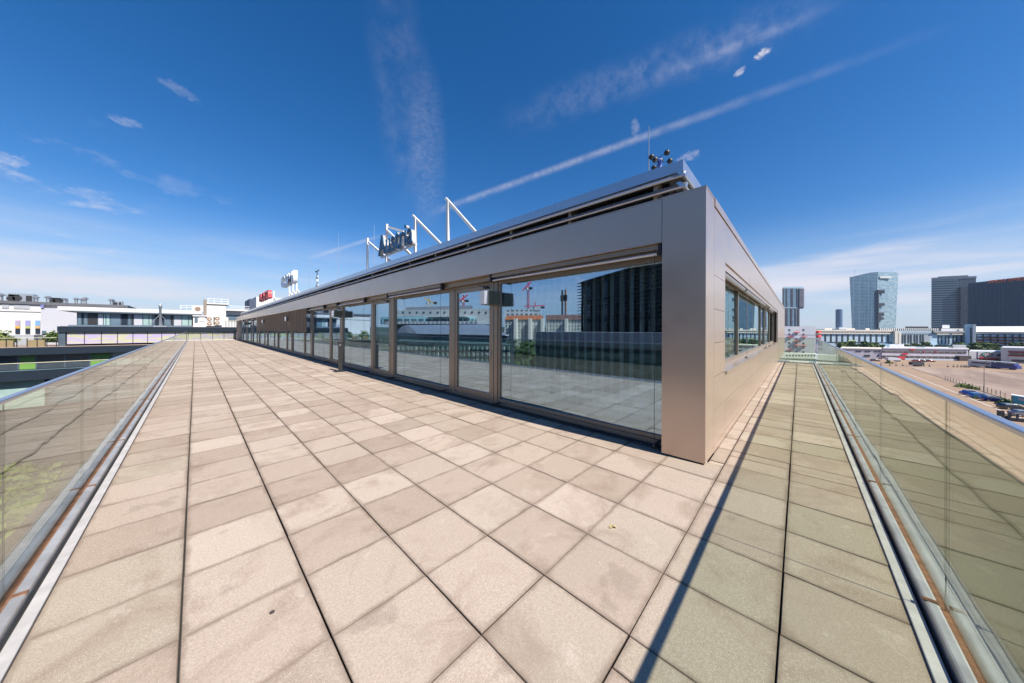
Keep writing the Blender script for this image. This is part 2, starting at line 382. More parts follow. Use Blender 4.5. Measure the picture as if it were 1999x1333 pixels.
def text_mesh(name, txt, size, depth, mat, parent, mtx, offset=0.0, sx=1.0, fit=None):
    cu = bpy.data.curves.new(name, 'FONT'); cu.body = txt; cu.size = size; cu.extrude = depth / 2; cu.offset = offset; cu.resolution_u = 3
    t = bpy.data.objects.new(name, cu); C.objects.link(t); bpy.context.view_layer.update()
    me = bpy.data.meshes.new_from_object(t.evaluated_get(bpy.context.evaluated_depsgraph_get())); bpy.data.objects.remove(t)
    if fit:
        xs_ = [v.co.x for v in me.vertices]; ys_ = [v.co.y for v in me.vertices]
        me.transform(Matrix.Diagonal((fit[0] / (max(xs_) - min(xs_)), fit[1] / (max(ys_) - min(ys_)), 1, 1)) @ Matrix.Translation((-min(xs_), -min(ys_), 0)))
    me.transform(mtx @ Matrix.Diagonal((sx, 1, 1, 1))); me.materials.clear()
    for m_ in (mat if isinstance(mat, (list, tuple)) else [mat]): me.materials.append(m_)
    for p in me.polygons: p.material_index = 0
    o = bpy.data.objects.new(name, me); C.objects.link(o); o.parent = parent; o.location = -parent_loc(parent); return o
GZ = -18.0

# ================================================================== TERRACE
XS = [-0.60, -0.05, 0.495, 1.04, 1.575, 2.13, 2.69, 3.255, 3.83, 4.385]
while XS[-1] < 20.2: XS.append(XS[-1] + 0.55)
XS[-1] = 20.33
YS = [-0.46, 0.075, 0.645, 1.204]
while YS[-1] < 59.6: YS.append(YS[-1] + 0.5525)
def tiles():
    vs_, fs, tone, tuv = [], [], [], []
    def tile(x0, x1, y0, y1, gx, gy, dirt=0.0):
        h = random.gauss(0, 0.0012); tx, ty = random.gauss(0, 0.0015), random.gauss(0, 0.0015); j = lambda: random.gauss(0, 0.0008)
        x0 += gx / 2 + j(); x1 -= gx / 2 + j(); y0 += gy / 2 + j(); y1 -= gy / 2 + j(); i = len(vs_); b = 0.003
        cx_, cy_ = (x0 + x1) / 2, (y0 + y1) / 2
        def z(x, y): return h + tx * (x - cx_) * 2 + ty * (y - cy_) * 2
        for (xx, yy) in ((x0, y0), (x1, y0), (x1, y1), (x0, y1)):
            sx_ = b if xx == x0 else -b; sy_ = b if yy == y0 else -b
            vs_.append((xx + sx_, yy + sy_, z(xx, yy)))
        for (xx, yy) in ((x0, y0), (x1, y0), (x1, y1), (x0, y1)): vs_.append((xx, yy, z(xx, yy) - 0.003))
        for (xx, yy) in ((x0, y0), (x1, y0), (x1, y1), (x0, y1)): vs_.append((xx, yy, -0.035))
        t = (min(1, max(0, random.gauss(0.5, 0.28) - dirt * 0.35)), min(1, random.random() * 0.8 + dirt), random.random(), 1)
        uvs = ((0, 0), (1, 0), (1, 1), (0, 1))
        fs.append((i, i + 1, i + 2, i + 3)); tone.append(t); tuv.append(uvs)
        for k in range(4):
            q = (k + 1) % 4
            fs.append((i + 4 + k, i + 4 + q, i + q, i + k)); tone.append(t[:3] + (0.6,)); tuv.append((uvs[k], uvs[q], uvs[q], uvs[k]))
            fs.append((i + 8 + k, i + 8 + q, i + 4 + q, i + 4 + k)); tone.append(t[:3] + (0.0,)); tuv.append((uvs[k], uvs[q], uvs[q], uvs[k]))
    gapx = {1: 0.011, 2: 0.008, 3: 0.006, 4: 0.004, 5: 0.003, 6: 0.003, 7: 0.003}
    for a in range(9):
        x0, x1 = XS[a], min(XS[a + 1], 4.30)
        for b_ in range(2, len(YS) - 1):
            if x1 - x0 < 0.05: continue
            d = 0.35 if a == 0 and random.random() < 0.3 else 0
            tile(x0, x1, YS[b_], min(YS[b_ + 1], 59.75), (gapx.get(a, 0.003) + gapx.get(a + 1, 0.003)) / 2, 0.003, d)
    for a in range(len(XS) - 1):
        x0, x1 = XS[a], XS[a + 1]
        old = 0.12 if x0 < 9.2 else -0.3
        for b_ in range(2):
            if a in (3, 9, 14) :
                xm = x0 + 0.62 * (x1 - x0) if b_ else x0 + 0.5 * (x1 - x0)
                tile(x0, xm, YS[b_], YS[b_ + 1], 0.004, 0.010, old); tile(xm, x1, YS[b_], YS[b_ + 1], 0.004, 0.010, old)
            else: tile(x0, x1, YS[b_], YS[b_ + 1], 0.005, 0.010 if b_ == 0 else 0.007, old + (0.3 if b_ == 0 and random.random() < 0.35 else 0))
    for a in range(8, len(XS) - 1): tile(XS[a] if a > 8 else 4.16, XS[a + 1], 0.645, 0.80, 0.004, 0.007, 0.25)
    me = bpy.data.meshes.new('terrace_paving'); me.from_pydata(vs_, [], fs); me.update()
    me.uv_layers.new(name='tile'); me.color_attributes.new('tone', 'FLOAT_COLOR', 'CORNER')
    me.uv_layers['tile'].data.foreach_set('uv', [c_ for u in tuv for p in u for c_ in p])
    me.color_attributes['tone'].data.foreach_set('color', [c_ for t in tone for k in range(4) for c_ in t])
    me.materials.append(MT_TILE); o = bpy.data.objects.new('terrace_paving', me); C.objects.link(o); tag(o, kind='structure')
tiles()
m = MB().box(-1.0, 4.3, -0.75, 60.0, -0.20, -0.035); m.box(4.3, 20.6, -0.75, 0.82, -0.20, -0.035)
structure('terrace_bed', m, plain('bitumen', (0.03, 0.028, 0.025), 0.9, 0, 0.3, 6))

# ---- glass balustrades
MT_CHAN = plain('weathered_zinc', (0.47, 0.46, 0.45), 0.5, 0.45, 0.22, 5)
MT_LIP = plain('pale_sealing_strip', (0.50, 0.48, 0.46), 0.6, 0.15, 0.15, 7)
MT_RUST = plain('rusty_joint', (0.20, 0.10, 0.055), 0.8, 0.1, 0.4, 20)
MT_RAILTOP = plain('brushed_steel_rail', (0.48, 0.52, 0.60), 0.28, 0.85, 0.05, 3)
def balustrade(axis, c, a0, a1, sgn, first, pitch, label, z_top=1.22, posts=True):
    """glass in the plane (axis)=c, running a0..a1 along the other axis; sgn: side of the terrace"""
    o = empty('glass_balustrade', ((c, (a0 + a1) / 2, 0) if axis == 'x' else ((a0 + a1) / 2, c, 0)), label, 'glass railing', 'glass balustrades round the roof terrace')
    def bx(mb, u0, u1, s0, s1, z0, z1):
        if axis == 'x': mb.box(u0, u1, s0, s1, z0, z1)
        else: mb.box(s0, s1, u0, u1, z0, z1)
        return mb
    e = c + sgn * 0.15
    bx(MB(), c + sgn * 0.095, e, a0, a1, -0.05, 0.012).build('sealing_strip', MT_LIP, o, bevel=0.004)
    ch = MB(); bx(ch, c + sgn * 0.022, c + sgn * 0.075, a0, a1, -0.05, 0.055); bx(ch, c - sgn * 0.022, c - sgn * 0.075, a0, a1, -0.05, 0.055)
    ch.build('channel', MT_CHAN, o, bevel=0.012)
    bx(MB(), c - 0.022, c + 0.022, a0, a1, -0.04, 0.03).build('joint_seal', MT_RUST, o)
    bx(MB(), c - sgn * 0.075, c - sgn * 0.16, a0, a1, -0.6, 0.0).build('outer_coping', MT_DARK, o)
    tops = [a0]; t = first
    while t < a1 - 0.3:
        if t > a0 + 0.1: tops.append(t)
        t += pitch
    tops.append(a1)
    for s0, s1 in zip(tops, tops[1:]):
        bx(MB(), c - 0.005, c + 0.005, s0 + 0.003, s1 - 0.003, 0.0, z_top - 0.01).build('glass_pane', MT_RAILGL, o)
    for s0 in tops[1:-1]:
        bx(MB(), c - 0.0020, c + 0.0020, s0 - 0.0025, s0 + 0.0025, 0.03, z_top - 0.02).build('pane_gasket', plain('dark_green_edge', (0.012, 0.03, 0.022), 0.4), o)
        bx(MB(), c + sgn * 0.025, c + sgn * 0.078, s0 - 0.015, s0 + 0.015, 0.05, 0.060).build('clamp', MT_RUST, o)
    if posts: bx(MB(), c - 0.019, c + 0.019, a0, a1, z_top - 0.018, z_top + 0.006).build('handrail', MT_RAILTOP, o, bevel=0.006)
    return o
balustrade('x', -0.75, -0.6, 59.85, 1, 1.515, 1.757, 'long glass railing with slim steel handrail on the left edge of the terrace', 1.195)
balustrade('y', -0.60, -0.75, 20.45, 1, 1.02, 1.89, 'glass railing on the right edge overlooking the empty lot', 1.235)
balustrade('y', 59.85, -0.70, 4.1, -1, 0.6, 1.7, 'short glass railing across the far end of the long terrace', 1.15, posts=False)
balustrade('x', 20.45, -0.55, 0.80, -1, 0.2, 3.0, 'short glass railing across the far right end beside the end wall', 1.235)

# ================================================================== PENTHOUSE OFFICE
B = empty('penthouse_office', (10, 30, 0), 'long single storey penthouse with champagne metal cladding and a wall of mirrored glass', 'building')
FX = 4.16; EY = 0.80; ZT_ = 3.30; ZB = 2.74; YE = 59.9; XE = 31.0
# corner column (champagne), front face on the terrace
mb = MB().box(FX, 4.64, EY, 1.285, 0.02, ZT_); mb.build('corner_column', MT_CLAD, B)
MB().box(FX + .03, 4.6, EY + .03, 1.25, -0.03, 0.02).build('plinth', MT_BLACK, B)
MB().box(FX, 4.7, 59.35, YE, 0.0, ZT_).build('end_column', MT_CLAD, B)
MB().box(FX + 0.05, 4.7, 58.6, 58.9, 0.0, ZB - 0.002).build('end_column', MT_CLAD, B)
y = 1.291
while y < 59.3:
    y2 = min(y + (10.35 if y < 2 else 9.92), 59.345)
    MB().box(FX, 4.62, y, y2 - 0.006, ZB, ZT_ - 0.003).build('fascia_panel', MT_CLAD, B); y = y2
MB().box(FX + 0.02, 4.6, 1.29, 59.34, ZB + 0.05, ZT_ - 0.03).build('fascia_backing', MT_BLACK, B)
# end wall panels (rows), the window opening and the strip above
rows = [(-0.05, 0.105)] + [(0.112 + 0.443 * k, 0.112 + 0.443 * (k + 1) - 0.006) for k in range(7)]
wx0, wx1, wz0, wz1 = 5.45, 20.75, 0.99, 2.62
def endpanel(x0, x1, z0, z1): MB().box(x0, x1, EY, EY + 0.06, z0, z1).build('wall_panel', MT_CLAD, B)
for z0, z1 in rows[:6]: endpanel(4.646, wx0, z0, z1)
endpanel(4.646, wx0, rows[6][0], ZT_ - 0.1)
for z0, z1 in rows[:2]:
    for k in range(5): endpanel(wx0 + 0.004 + k * 3.06, wx0 + (k + 1) * 3.06 - 0.002, z0, z1)
for k in range(5): endpanel(wx0 + 0.004 + k * 3.06, wx0 + (k + 1) * 3.06 - 0.002, rows[2][0], wz0 - 0.008)
for k in range(5): endpanel(wx0 + 0.004 + k * 3.06, wx0 + (k + 1) * 3.06 - 0.002, wz1, ZT_ - 0.1)
for k in range(3): endpanel(wx1 + 0.004 + k * 3.41, wx1 + (k + 1) * 3.41 - 0.002, 0.0, ZT_ - 0.1)
MB().box(4.6, XE, EY + 0.062, EY + 0.10, 0.0, wz0 - 0.02).box(4.6, wx0 - 0.01, EY + 0.062, EY + 0.10, wz0 - 0.02, ZT_ - 0.12).box(wx1 + 0.01, XE, EY + 0.062, EY + 0.10, wz0 - 0.02, ZT_ - 0.12).box(wx0 - 0.01, wx1 + 0.01, EY + 0.062, EY + 0.10, wz1 + 0.02, ZT_ - 0.12).build('end_wall', MT_BLACK, B)
MB().box(4.645, XE, EY - 0.012, EY + 0.35, ZT_ - 0.085, ZT_ + 0.02).build('parapet_cap', MT_CLAD, B)
MB().box(FX - 0.004, 4.642, EY - 0.004, 1.30, ZT_, ZT_ + 0.018).box(FX - 0.004, 4.62, 1.30, YE, ZT_, ZT_ + 0.012).build('parapet_cap', MT_CLAD, B)
# end window ribbon
W_ = MB().box(wx0, wx1, EY - 0.03, EY + 0.25, wz0 - 0.03, wz0 + 0.005); W_.build('window_sill', MT_CLAD, B)
wf = MB()
wf.box(wx0 + 0.01, wx1, EY + 0.17, EY + 0.245, wz0 + 0.005, wz0 + 0.08).box(wx0 + 0.01, wx1, EY + 0.17, EY + 0.245, wz1 - 0.16, wz1 - 0.1)
posts = [8.2, 13.6, 15.2, 18.0]
for p in [wx0 + 0.04] + posts + [wx1 - 0.04]: wf.box(p - 0.04, p + 0.04, EY + 0.165, EY + 0.24, wz0 + 0.085, wz1 - 0.165)
win = wf.build('ribbon_window', MT_FRAME, B)
ps = [wx0 + 0.04] + posts + [wx1 - 0.04]
for a, b_ in zip(ps, ps[1:]): MB().box(a + 0.04, b_ - 0.04, EY + 0.20, EY + 0.215, wz0 + 0.08, wz1 - 0.16).build('pane', MT_FACGL2, win)
MB().box(wx0, wx1, EY + 0.02, EY + 0.17, wz1 - 0.10, wz1 + 0.0).build('window_head', MT_CLAD, B)
for a, b_ in ((5.6, 8.1), (8.3, 13.4), (15.4, 17.9)):
    MB().tube((a, EY + 0.06, wz1 - 0.14), (b_, EY + 0.06, wz1 - 0.14), 0.035, 8).build('screen_roller', MT_ALU, B)
for p in (8.35, 13.35, 13.8, 15.35, 18.2):
    q = MB().tube((p, EY + 0.03, wz0 + 0.01), (p, EY + 0.03, wz1 - 0.1), 0.004, 5); q.extr([(EY - 0.01, wz0 + 0.006), (EY + 0.07, wz0 + 0.006), (EY + 0.05, wz0 + 0.05)], 'x', p - 0.02, p + 0.02); q.build('guide_wire', MT_FRAME, B)
# lower ledge at the foot of the end wall (gravel gutter)
# glazed front: sill, drain, soffit
MB().box(4.30, 4.42, 1.29, 59.3, -0.03, 0.004).build('drain_channel', plain('drain_base', (0.06, 0.06, 0.065), 0.7), B)
dr = MB()
for k in range(1100): dr.box(4.305, 4.415, 1.3 + k * 0.0527, 1.3 + k * 0.0527 + 0.022, 0.0045, 0.012)
dr.box(4.302, 4.309, 1.3, 59.3, 0.004, 0.016).box(4.411, 4.418, 1.3, 59.3, 0.004, 0.016).box(4.357, 4.363, 1.3, 59.3, 0.004, 0.014)
dr.build('drain_grate', plain('dark_steel_grate', (0.10, 0.10, 0.11), 0.4, 0.7), B)
MB().box(4.42, 4.62, 1.29, 59.3, 0.0, 0.075).build('threshold', MT_FRAME, B)
MB().box(4.30, 4.62, 1.29, 59.3, ZB - 0.10, ZB - 0.003).build('head_frame', MT_FRAME, B)
def windowpane(y0, y1):
    f = MB().box(4.46, 4.54, y0, y0 + 0.055, 0.076, ZB - 0.105).box(4.46, 4.54, y1 - 0.055, y1, 0.076, ZB - 0.105)
    f.box(4.46, 4.54, y0 + 0.056, y1 - 0.056, 0.076, 0.13).box(4.46, 4.54, y0 + 0.056, y1 - 0.056, ZB - 0.17, ZB - 0.105)
    o = f.build('window', MT_FRAME, B, org=(4.5, y0, 0)); MB().box(4.492, 4.508, y0 + 0.05, y1 - 0.05, 0.125, ZB - 0.165).build('pane', MT_FACGL, o, org=(4.5, y0, 0)); return o
def doorleaf(y0, y1):
    f = MB().box(4.435, 4.53, y0, y0 + 0.055, 0.03, ZB - 0.105).box(4.435, 4.53, y1 - 0.055, y1, 0.03, ZB - 0.105)
    f.box(4.435, 4.53, y0 + 0.056, y1 - 0.056, ZB - 0.16, ZB - 0.105).box(4.43, 4.53, y0 + 0.056, y1 - 0.056, 0.03, 0.07)
    o = f.build('door', MT_FRAME, B, org=(4.5, y0, 0)); l = MB()
    a, b_ = y0 + 0.062, y1 - 0.062
    l.box(4.445, 4.515, a, a + 0.075, 0.075, ZB - 0.165).box(4.445, 4.515, b_ - 0.075, b_, 0.075, ZB - 0.165).box(4.445, 4.515, a + 0.076, b_ - 0.076, 0.075, 0.2).box(4.445, 4.515, a + 0.076, b_ - 0.076, ZB - 0.25, ZB - 0.165)
    l.build('leaf', MT_FRAME, o, org=(4.5, y0, 0)); MB().box(4.475, 4.49, a + 0.07, b_ - 0.07, 0.195, ZB - 0.245).build('pane', MT_FACGL, o, org=(4.5, y0, 0))
    MB().box(4.425, 4.445, a + 0.02, a + 0.05, 1.02, 1.14).tube((4.40, a + 0.035, 1.08), (4.40, a + 0.16, 1.08), 0.01).tube((4.445, a + 0.035, 1.08), (4.40, a + 0.035, 1.08), 0.01).build('handle', MT_ALU, o, org=(4.5, y0, 0))
    q = MB().box(4.39, 4.445, a + 0.1, a + 0.22, ZB - 0.235, ZB - 0.19).bar((4.40, a + 0.16, ZB - 0.2), (4.36, a + 0.34, ZB - 0.15), 0.02); q.build('door_closer', MT_DARK, o, org=(4.5, y0, 0)); return o
def jamb(y0, y1): return MB().box(4.44, 4.56, y0, y1, 0.076, ZB - 0.105).build('mullion', MT_FRAME, B, org=(4.5, y0, 0))
windowpane(1.29, 4.66); jamb(4.661, 4.779)
d0 = doorleaf(4.78, 6.24); j0 = jamb(6.241, 6.399); w0 = windowpane(6.40, 9.53); j1 = jamb(9.531, 9.739)
off = Vector(parent_loc(B))
for k in range(1, 11):
    for s_ in (d0, j0, w0, j1):
        loc = Vector(s_.location) + Vector((0, 4.96 * k, 0)); dup(s_, loc=loc, parent=B)
# silver roller boxes under the fascia, in front of every wide pane
def roller(y0, y1):
    q = MB(); MB().box(4.21, 4.298, y0, y1, ZB - 0.07, ZB - 0.004).build('roller_housing', MT_FRAME, B); q.tube((4.235, y0 + 0.02, ZB - 0.125), (4.235, y1 - 0.02, ZB - 0.125), 0.022, 8); o = q.build('screen_roller', MT_ALU, B, org=(4.25, y0, ZB))
    for a_, b2 in ((y1 + 0.001, y1 + 0.04), (y0 - 0.04, y0 - 0.001)): MB().box(4.195, 4.30, a_, b2, ZB - 0.15, ZB - 0.004).build('end_cap', MT_DARK, o, org=(4.25, y0, ZB))
    for yy in (y0 + 0.05, y1 - 0.05):
        g = MB().tube((4.235, yy, 0.05), (4.235, yy, ZB - 0.05), 0.0035, 5); g.box(4.215, 4.44, yy - 0.015, yy + 0.015, 0.045, 0.075); g.build('guide_wire', MT_DARK, o, org=(4.25, y0, ZB))
    return o
roller(1.35, 4.60); r0 = roller(6.46, 9.47)
for k in range(1, 11):
    if 3 <= k <= 6: continue
    dup(r0, loc=Vector(r0.location) + Vector((0, 4.96 * k, 0)), parent=B)
# lowered slatted blinds
MT_SLAT = plain('taupe_slats', (0.43, 0.37, 0.32), 0.45, 0.35, 0.08)
def slatblind(y0, y1, zb):
    q = MB(); z = ZB - 0.02
    while z > zb + 0.05:
        q.extr([(4.215, z), (4.285, z - 0.052), (4.29, z - 0.047), (4.22, z + 0.004)], 'y', y0, y1); z -= 0.068
    o = q.build('lowered_blind', MT_SLAT, B, org=(4.25, y0, 0)); MB().box(4.225, 4.285, y0, y1, zb - 0.035, zb + 0.02).build('bottom_bar', MT_DARK, o, org=(4.25, y0, 0))
    g = MB()
    for k in range(5): yy = y0 + (k + 0.5) * (y1 - y0) / 5; g.box(4.212, 4.222, yy - 0.004, yy + 0.004, zb, ZB - 0.02)
    g.build('ladder_cord', MT_DARK, o, org=(4.25, y0, 0)); return o
for (a, b_, zb) in ((19.75, 24.35, 1.40), (24.40, 29.3, 1.42), (29.35, 34.2, 1.44), (34.25, 39.2, 1.40)): slatblind(a, b_, zb)
# louvred roof box
RX, RY = 4.62, 1.16
rb = MB().box(RX, XE - 1, RY, YE - 0.5, 3.80, 3.955); rb.build('roof_edge', MT_ALU, B)
MB().box(RX + 0.25, XE - 1.2, RY + 0.25, YE - 0.8, ZT_, 3.80).build('roof_core', MT_BLACK, B)
def louvre(z, out, hh):
    q = MB(); q.extr([(RX - out, z), (RX + 0.02, z + hh), (RX + 0.08, z + hh), (RX + 0.02, z - 0.012), (RX - out + .01, z - 0.018)], 'y', RY - out, YE - 0.6)
    q.extr([(RY - out, z), (RY + 0.02, z + hh), (RY + 0.08, z + hh), (RY + 0.02, z - 0.012), (RY - out + .01, z - 0.018)], 'x', RX - out + 0.003, XE - 1.2); q.build('roof_louvre', MT_ALU, B)
louvre(3.725, 0.035, 0.07); louvre(3.57, 0.045, 0.07); louvre(3.40, 0.03, 0.05)
for k in range(40): MB().box(RX + 0.03, RX + 0.25, 1.5 + k * 1.47, 1.5 + k * 1.47 + 0.06, 3.32, 3.79).build('louvre_bracket', MT_FRAME, B)
MB().box(4.56, XE, EY + 0.3, YE, ZT_ - 0.06, ZT_ - 0.012).build('roof_deck', plain('roof_membrane', (0.30, 0.29, 0.28), 0.8, 0, 0.2, 2), B)
# interior
MB().box(4.6, 30.5, 1.1, 59.5, -0.02, 0.03).build('interior_floor', plain('grey_carpet', (0.06, 0.065, 0.07), 0.95, 0, 0.2, 3), B)
MB().box(12.0, 12.1, 1.1, 59.5, 0.03, 2.7).box(5, 30, 7.0, 7.1, .03, 2.7).build('inner_partition', plain('inner_wall', (0.22, 0.23, 0.23), 0.8), B)
MB().box(4.6, 30.5, 1.1, 59.5, 2.72, 2.76).build('ceiling', plain('inner_ceiling', (0.35, 0.36, 0.36), 0.8), B)
MB().box(30.5, 30.6, 0.9, 59.8, 0, ZT_ - .1).box(4.8, 30.5, 59.55, 59.6, 0, ZT_ - .1).build('back_wall', MT_CLAD, B)
# vertical blinds behind the first wide pane
MT_VB = plain('pale_blind_fabric', (0.85, 0.88, 0.88), 0.8, 0, 0.04)
vb = MB()
for k in range(20):
    yy = 1.42 + k * 0.162; a = math.radians(30 + random.uniform(-5, 5)); dx, dy = math.sin(a) * 0.05, math.cos(a) * 0.05
    vb.prism([(4.72 - dx, yy - dy), (4.72 + dx, yy + dy), (4.722 + dx, yy + dy + .001), (4.722 - dx, yy - dy + .001)], 0.22, 2.60)
vb.build('vertical_blind', MT_VB, B)
# body of the building below the terrace
lb = MB().box(-0.9, XE, -0.74, 59.95, GZ, -0.62)
lb.build('lower_storeys', grid('lower_facade', 2.8, 3.4, 0.5, (0.07, 0.10, 0.12), (0.10, 0.14, 0.16), (0.45, 0.44, 0.42), 0.3), B)

# wall lamps on the posts
def lamp(y, label):
    o = empty('wall_lamp', (4.44, y, 2.25), label, 'outdoor lamp', 'lamps on the glass front')
    MB().box(4.13, 4.435, y - 0.13, y + 0.13, 2.12, 2.40).build('housing', plain('olive_lamp_metal', (0.16, 0.155, 0.11), 0.4, 0.4), o, bevel=0.008)
    pr = [(4.128, y + 0.12), (4.09, y + 0.11), (4.065, y + 0.07), (4.055, y), (4.065, y - 0.07), (4.09, y - 0.11), (4.128, y - 0.12)]
    MB().prism(pr, 2.125, 2.395).build('diffuser', plain('lamp_cover', (0.7, 0.7, 0.7), 0.3, 0.3), o)
    return o
lm0 = lamp(4.72, 'nearest wall lamp on the post between the first wide pane and the first door')
nm = {3: 'wall lamp beside the black ashtray post', 4: 'wall lamp poking through the nearer end of the lowered blinds', 6: 'wall lamp poking through the farther end of the lowered blinds', 8: 'farthest wall lamp near the end of the glass front'}
nm = {2: 'wall lamp on the post beside the black ashtray stand', 4: 'wall lamp poking out of the near end of the lowered blinds', 6: 'wall lamp poking out of the far end of the lowered blinds', 9: 'farthest wall lamp beyond the lowered blinds'}
for k, t_ in nm.items(): dup(lm0, loc=(4.44, 4.72 + 4.96 * k, 2.25), label=t_)

# ashtray stand
o = empty('ashtray_stand', (3.80, 12.6, 0), 'slim black standing ashtray on a flat square foot, close to the glass front', 'ashtray')
MB().box(3.58, 4.02, 12.40, 12.80, 0.003, 0.018).build('foot_plate', MT_DARK, o)
MB().prism([(3.74, 12.55), (3.86, 12.55), (3.86, 12.65), (3.74, 12.65)], 0.018, [1.12, 1.18, 1.18, 1.12]).build('column', MT_DARK, o, bevel=0.006)
MB().box(3.745, 3.80, 12.542, 12.548, 0.98, 1.03).build('stub_slot', MT_STEEL, o)
# leaf
q = MB(); q.quad((2.305, 1.09, 0.006), (2.33, 1.075, 0.02), (2.355, 1.10, 0.012), (2.325, 1.12, 0.005)); q.quad((2.33, 1.075, 0.02), (2.345, 1.06, 0.008), (2.365, 1.075, 0.006), (2.355, 1.10, 0.012))
lf = q.build('dry_leaf', plain('dry_leaf', (0.5, 0.40, 0.18), 0.8)); tag(lf, 'small dry yellow leaf lying on the paving in front of the corner column', 'leaf')
q = MB().lathe([(0.012, 0.001), (0.013, 0.004), (0.006, 0.006)], 0.303, 2.149, 9).build('bottle_cap', plain('dark_cap', (0.06, 0.045, 0.04), 0.6)); tag(q, 'tiny dark round speck lying on a paving slab at the lower left', 'debris')

# ================================================================== ROOF TOP THINGS
ROOF = 3.95
def rod(x, y, h, label, base=ROOF):
    q = MB().tube((x, y, base), (x, y, base + h), 0.012, 6, 0.004); q.box(x - 0.05, x + 0.05, y - 0.05, y + 0.05, base - 0.002, base + 0.05)
    tag(q.build('lightning_rod', MT_STEEL), label, 'lightning rod', 'thin lightning rods on the roof')
rod(5.2, 1.82, 1.05, 'thin lightning rod beside the anemometer at the near roof corner')
rod(5.2, 17.6, 2.75, 'tall thin lightning rod between the sign frame and the small weather mast')
rod(5.2, 13.0, 2.05, 'short lightning rod tip showing above the nearest post left of the blue letters')
rod(5.2, 23.5, 2.9, 'thin faint lightning rod left of the weather mast')
an = empty('anemometer', (5.2, 1.65, ROOF), 'black cup anemometer on a blue grey stub at the near roof corner', 'anemometer')
MB().tube((5.2, 1.65, ROOF), (5.2, 1.65, ROOF + 0.38), 0.022, 12).build('mast', MT_STEEL, an)
MB().lathe([(0.032, ROOF + 0.22), (0.036, ROOF + 0.24), (0.034, ROOF + 0.42), (0.02, ROOF + 0.44)], 5.2, 1.65, 14).build('sensor_body', plain('blue_grey_plastic', (0.14, 0.20, 0.50), 0.4), an, smooth=True)
for zc, ph, rr in ((ROOF + 0.47, 0.2, 0.13), (ROOF + 0.37, 0.9, 0.15)):
    for k in range(3):
        a = ph + k * 2 * math.pi / 3; cx_, cy_ = 5.2 + math.cos(a) * rr, 1.65 + math.sin(a) * rr
        q = MB().tube((5.2, 1.65, zc), (cx_, cy_, zc), 0.004, 5); q.sphere((cx_, cy_, zc), 0.045, 8); q.build('cup', MT_DARK, an, smooth=True)
# sign frame with the blue letters
sg = empty('rooftop_sign', (5.4, 11.0, ROOF), 'blue letters reading Austria on white posts with slanting struts', 'sign')
MT_SIGNW = plain('white_steel', (0.78, 0.76, 0.72), 0.4, 0.1, 0.04)
for yy, zt in ((7.62, 5.42), (9.55, 5.40), (11.8, 5.75), (13.73, 5.60)):
    MB().box(5.17, 5.24, yy - 0.05, yy + 0.05, ROOF, zt).build('post', MT_SIGNW, sg)
for yy, zt, yb in ((7.72, 5.55, 6.2), (9.72, 5.55, 7.85), (11.72, 5.48, 9.75), (13.6, 5.4, 11.2)):
    MB().bar((5.2, yy, zt), (5.2 + 0.25, yb, ROOF + 0.0), 0.075).build('strut', MT_SIGNW, sg)
MB().bar((5.25, 11.7, 5.62), (5.45, 10.9, 5.32), 0.08).build('bracket', MT_SIGNW, sg)
A = Mat('blue_letter_face'); A.l(mixc(A, noisetex(A, 0.8, 2), (0.004, 0.03, 0.10), (0.006, 0.15, 0.30)), A.b.inputs['Base Color']); A.b.inputs['Roughness'].default_value = 0.35
MT_BLUE = A.m
# text plane: faces -X, runs from far (left in view) to near (right in view): local x -> -Y, local y -> Z, normal -> -X
def textm(x, y, z): return Matrix(((0, 0, -1, x), (-1, 0, 0, y), (0, 1, 0, z), (0, 0, 0, 1)))
text_mesh('lettering', 'Austria', 0.92, 0.02, MT_BLUE, sg, textm(5.02, 12.15, 4.50), 0.004, 1, (2.72, 0.80))
text_mesh('letter_return', 'Austria', 0.92, 0.12, plain('letter_sides', (0.52, 0.50, 0.48), 0.4, 0.3), sg, textm(5.115, 12.15, 4.50), 0.0, 1, (2.70, 0.79))
MB().box(5.10, 5.16, 9.35, 12.1, 4.44, 4.49).build('letter_rail', MT_SIGNW, sg)
# white sign
s2 = empty('rooftop_sign', (6, 34, ROOF), 'big white box letters on three thin posts above the roof', 'sign')
for yy in (32.6, 34.0, 35.6): MB().box(6.2, 6.3, yy - 0.06, yy + 0.06, ROOF, PX(577, 545, 6.05)[1]).build('post', MT_SIGNW, s2)
for yy in (32.6, 34.0, 35.6): MB().bar((6.25, yy, 5.2), (6.7, yy - 1.1, ROOF), 0.08).build('strut', MT_SIGNW, s2)
text_mesh('lettering', 'CSMI', 1.75, 0.30, plain('white_letter', (0.85, 0.86, 0.88), 0.4), s2, textm(6.05, 37.6, PX(577, 552, 6.05)[1]), 0.02, 1, (5.6, PX(577, 527, 6.05)[1] - PX(577, 552, 6.05)[1]))
s3 = empty('rooftop_sign', (6, 42, ROOF), 'small red letters standing at the far end of the roof', 'sign')
for yy in (PX(531, 570, 6.2)[0], PX(520, 570, 6.2)[0]): MB().box(6.32, 6.42, yy - 0.06, yy + 0.06, ROOF, PX(528, 568, 6.1)[1]).build('post', MT_SIGNW, s3)
MB().bar((6.4, PX(531, 570, 6.2)[0], 5.3), (6.7, PX(546, 585, 6.5)[0], ROOF), 0.12).build('strut', MT_SIGNW, s3)
text_mesh('lettering', 'nora', 2.1, 0.35, plain('red_letter', (0.62, 0.02, 0.025), 0.4), s3, textm(6.1, PX(509, 580, 6.1)[0], PX(528, 582, 6.1)[1]), 0.02, 1, (PX(509, 580, 6.1)[0] - PX(528, 570, 6.1)[0], PX(528, 565, 6.1)[1] - PX(528, 582, 6.1)[1]))
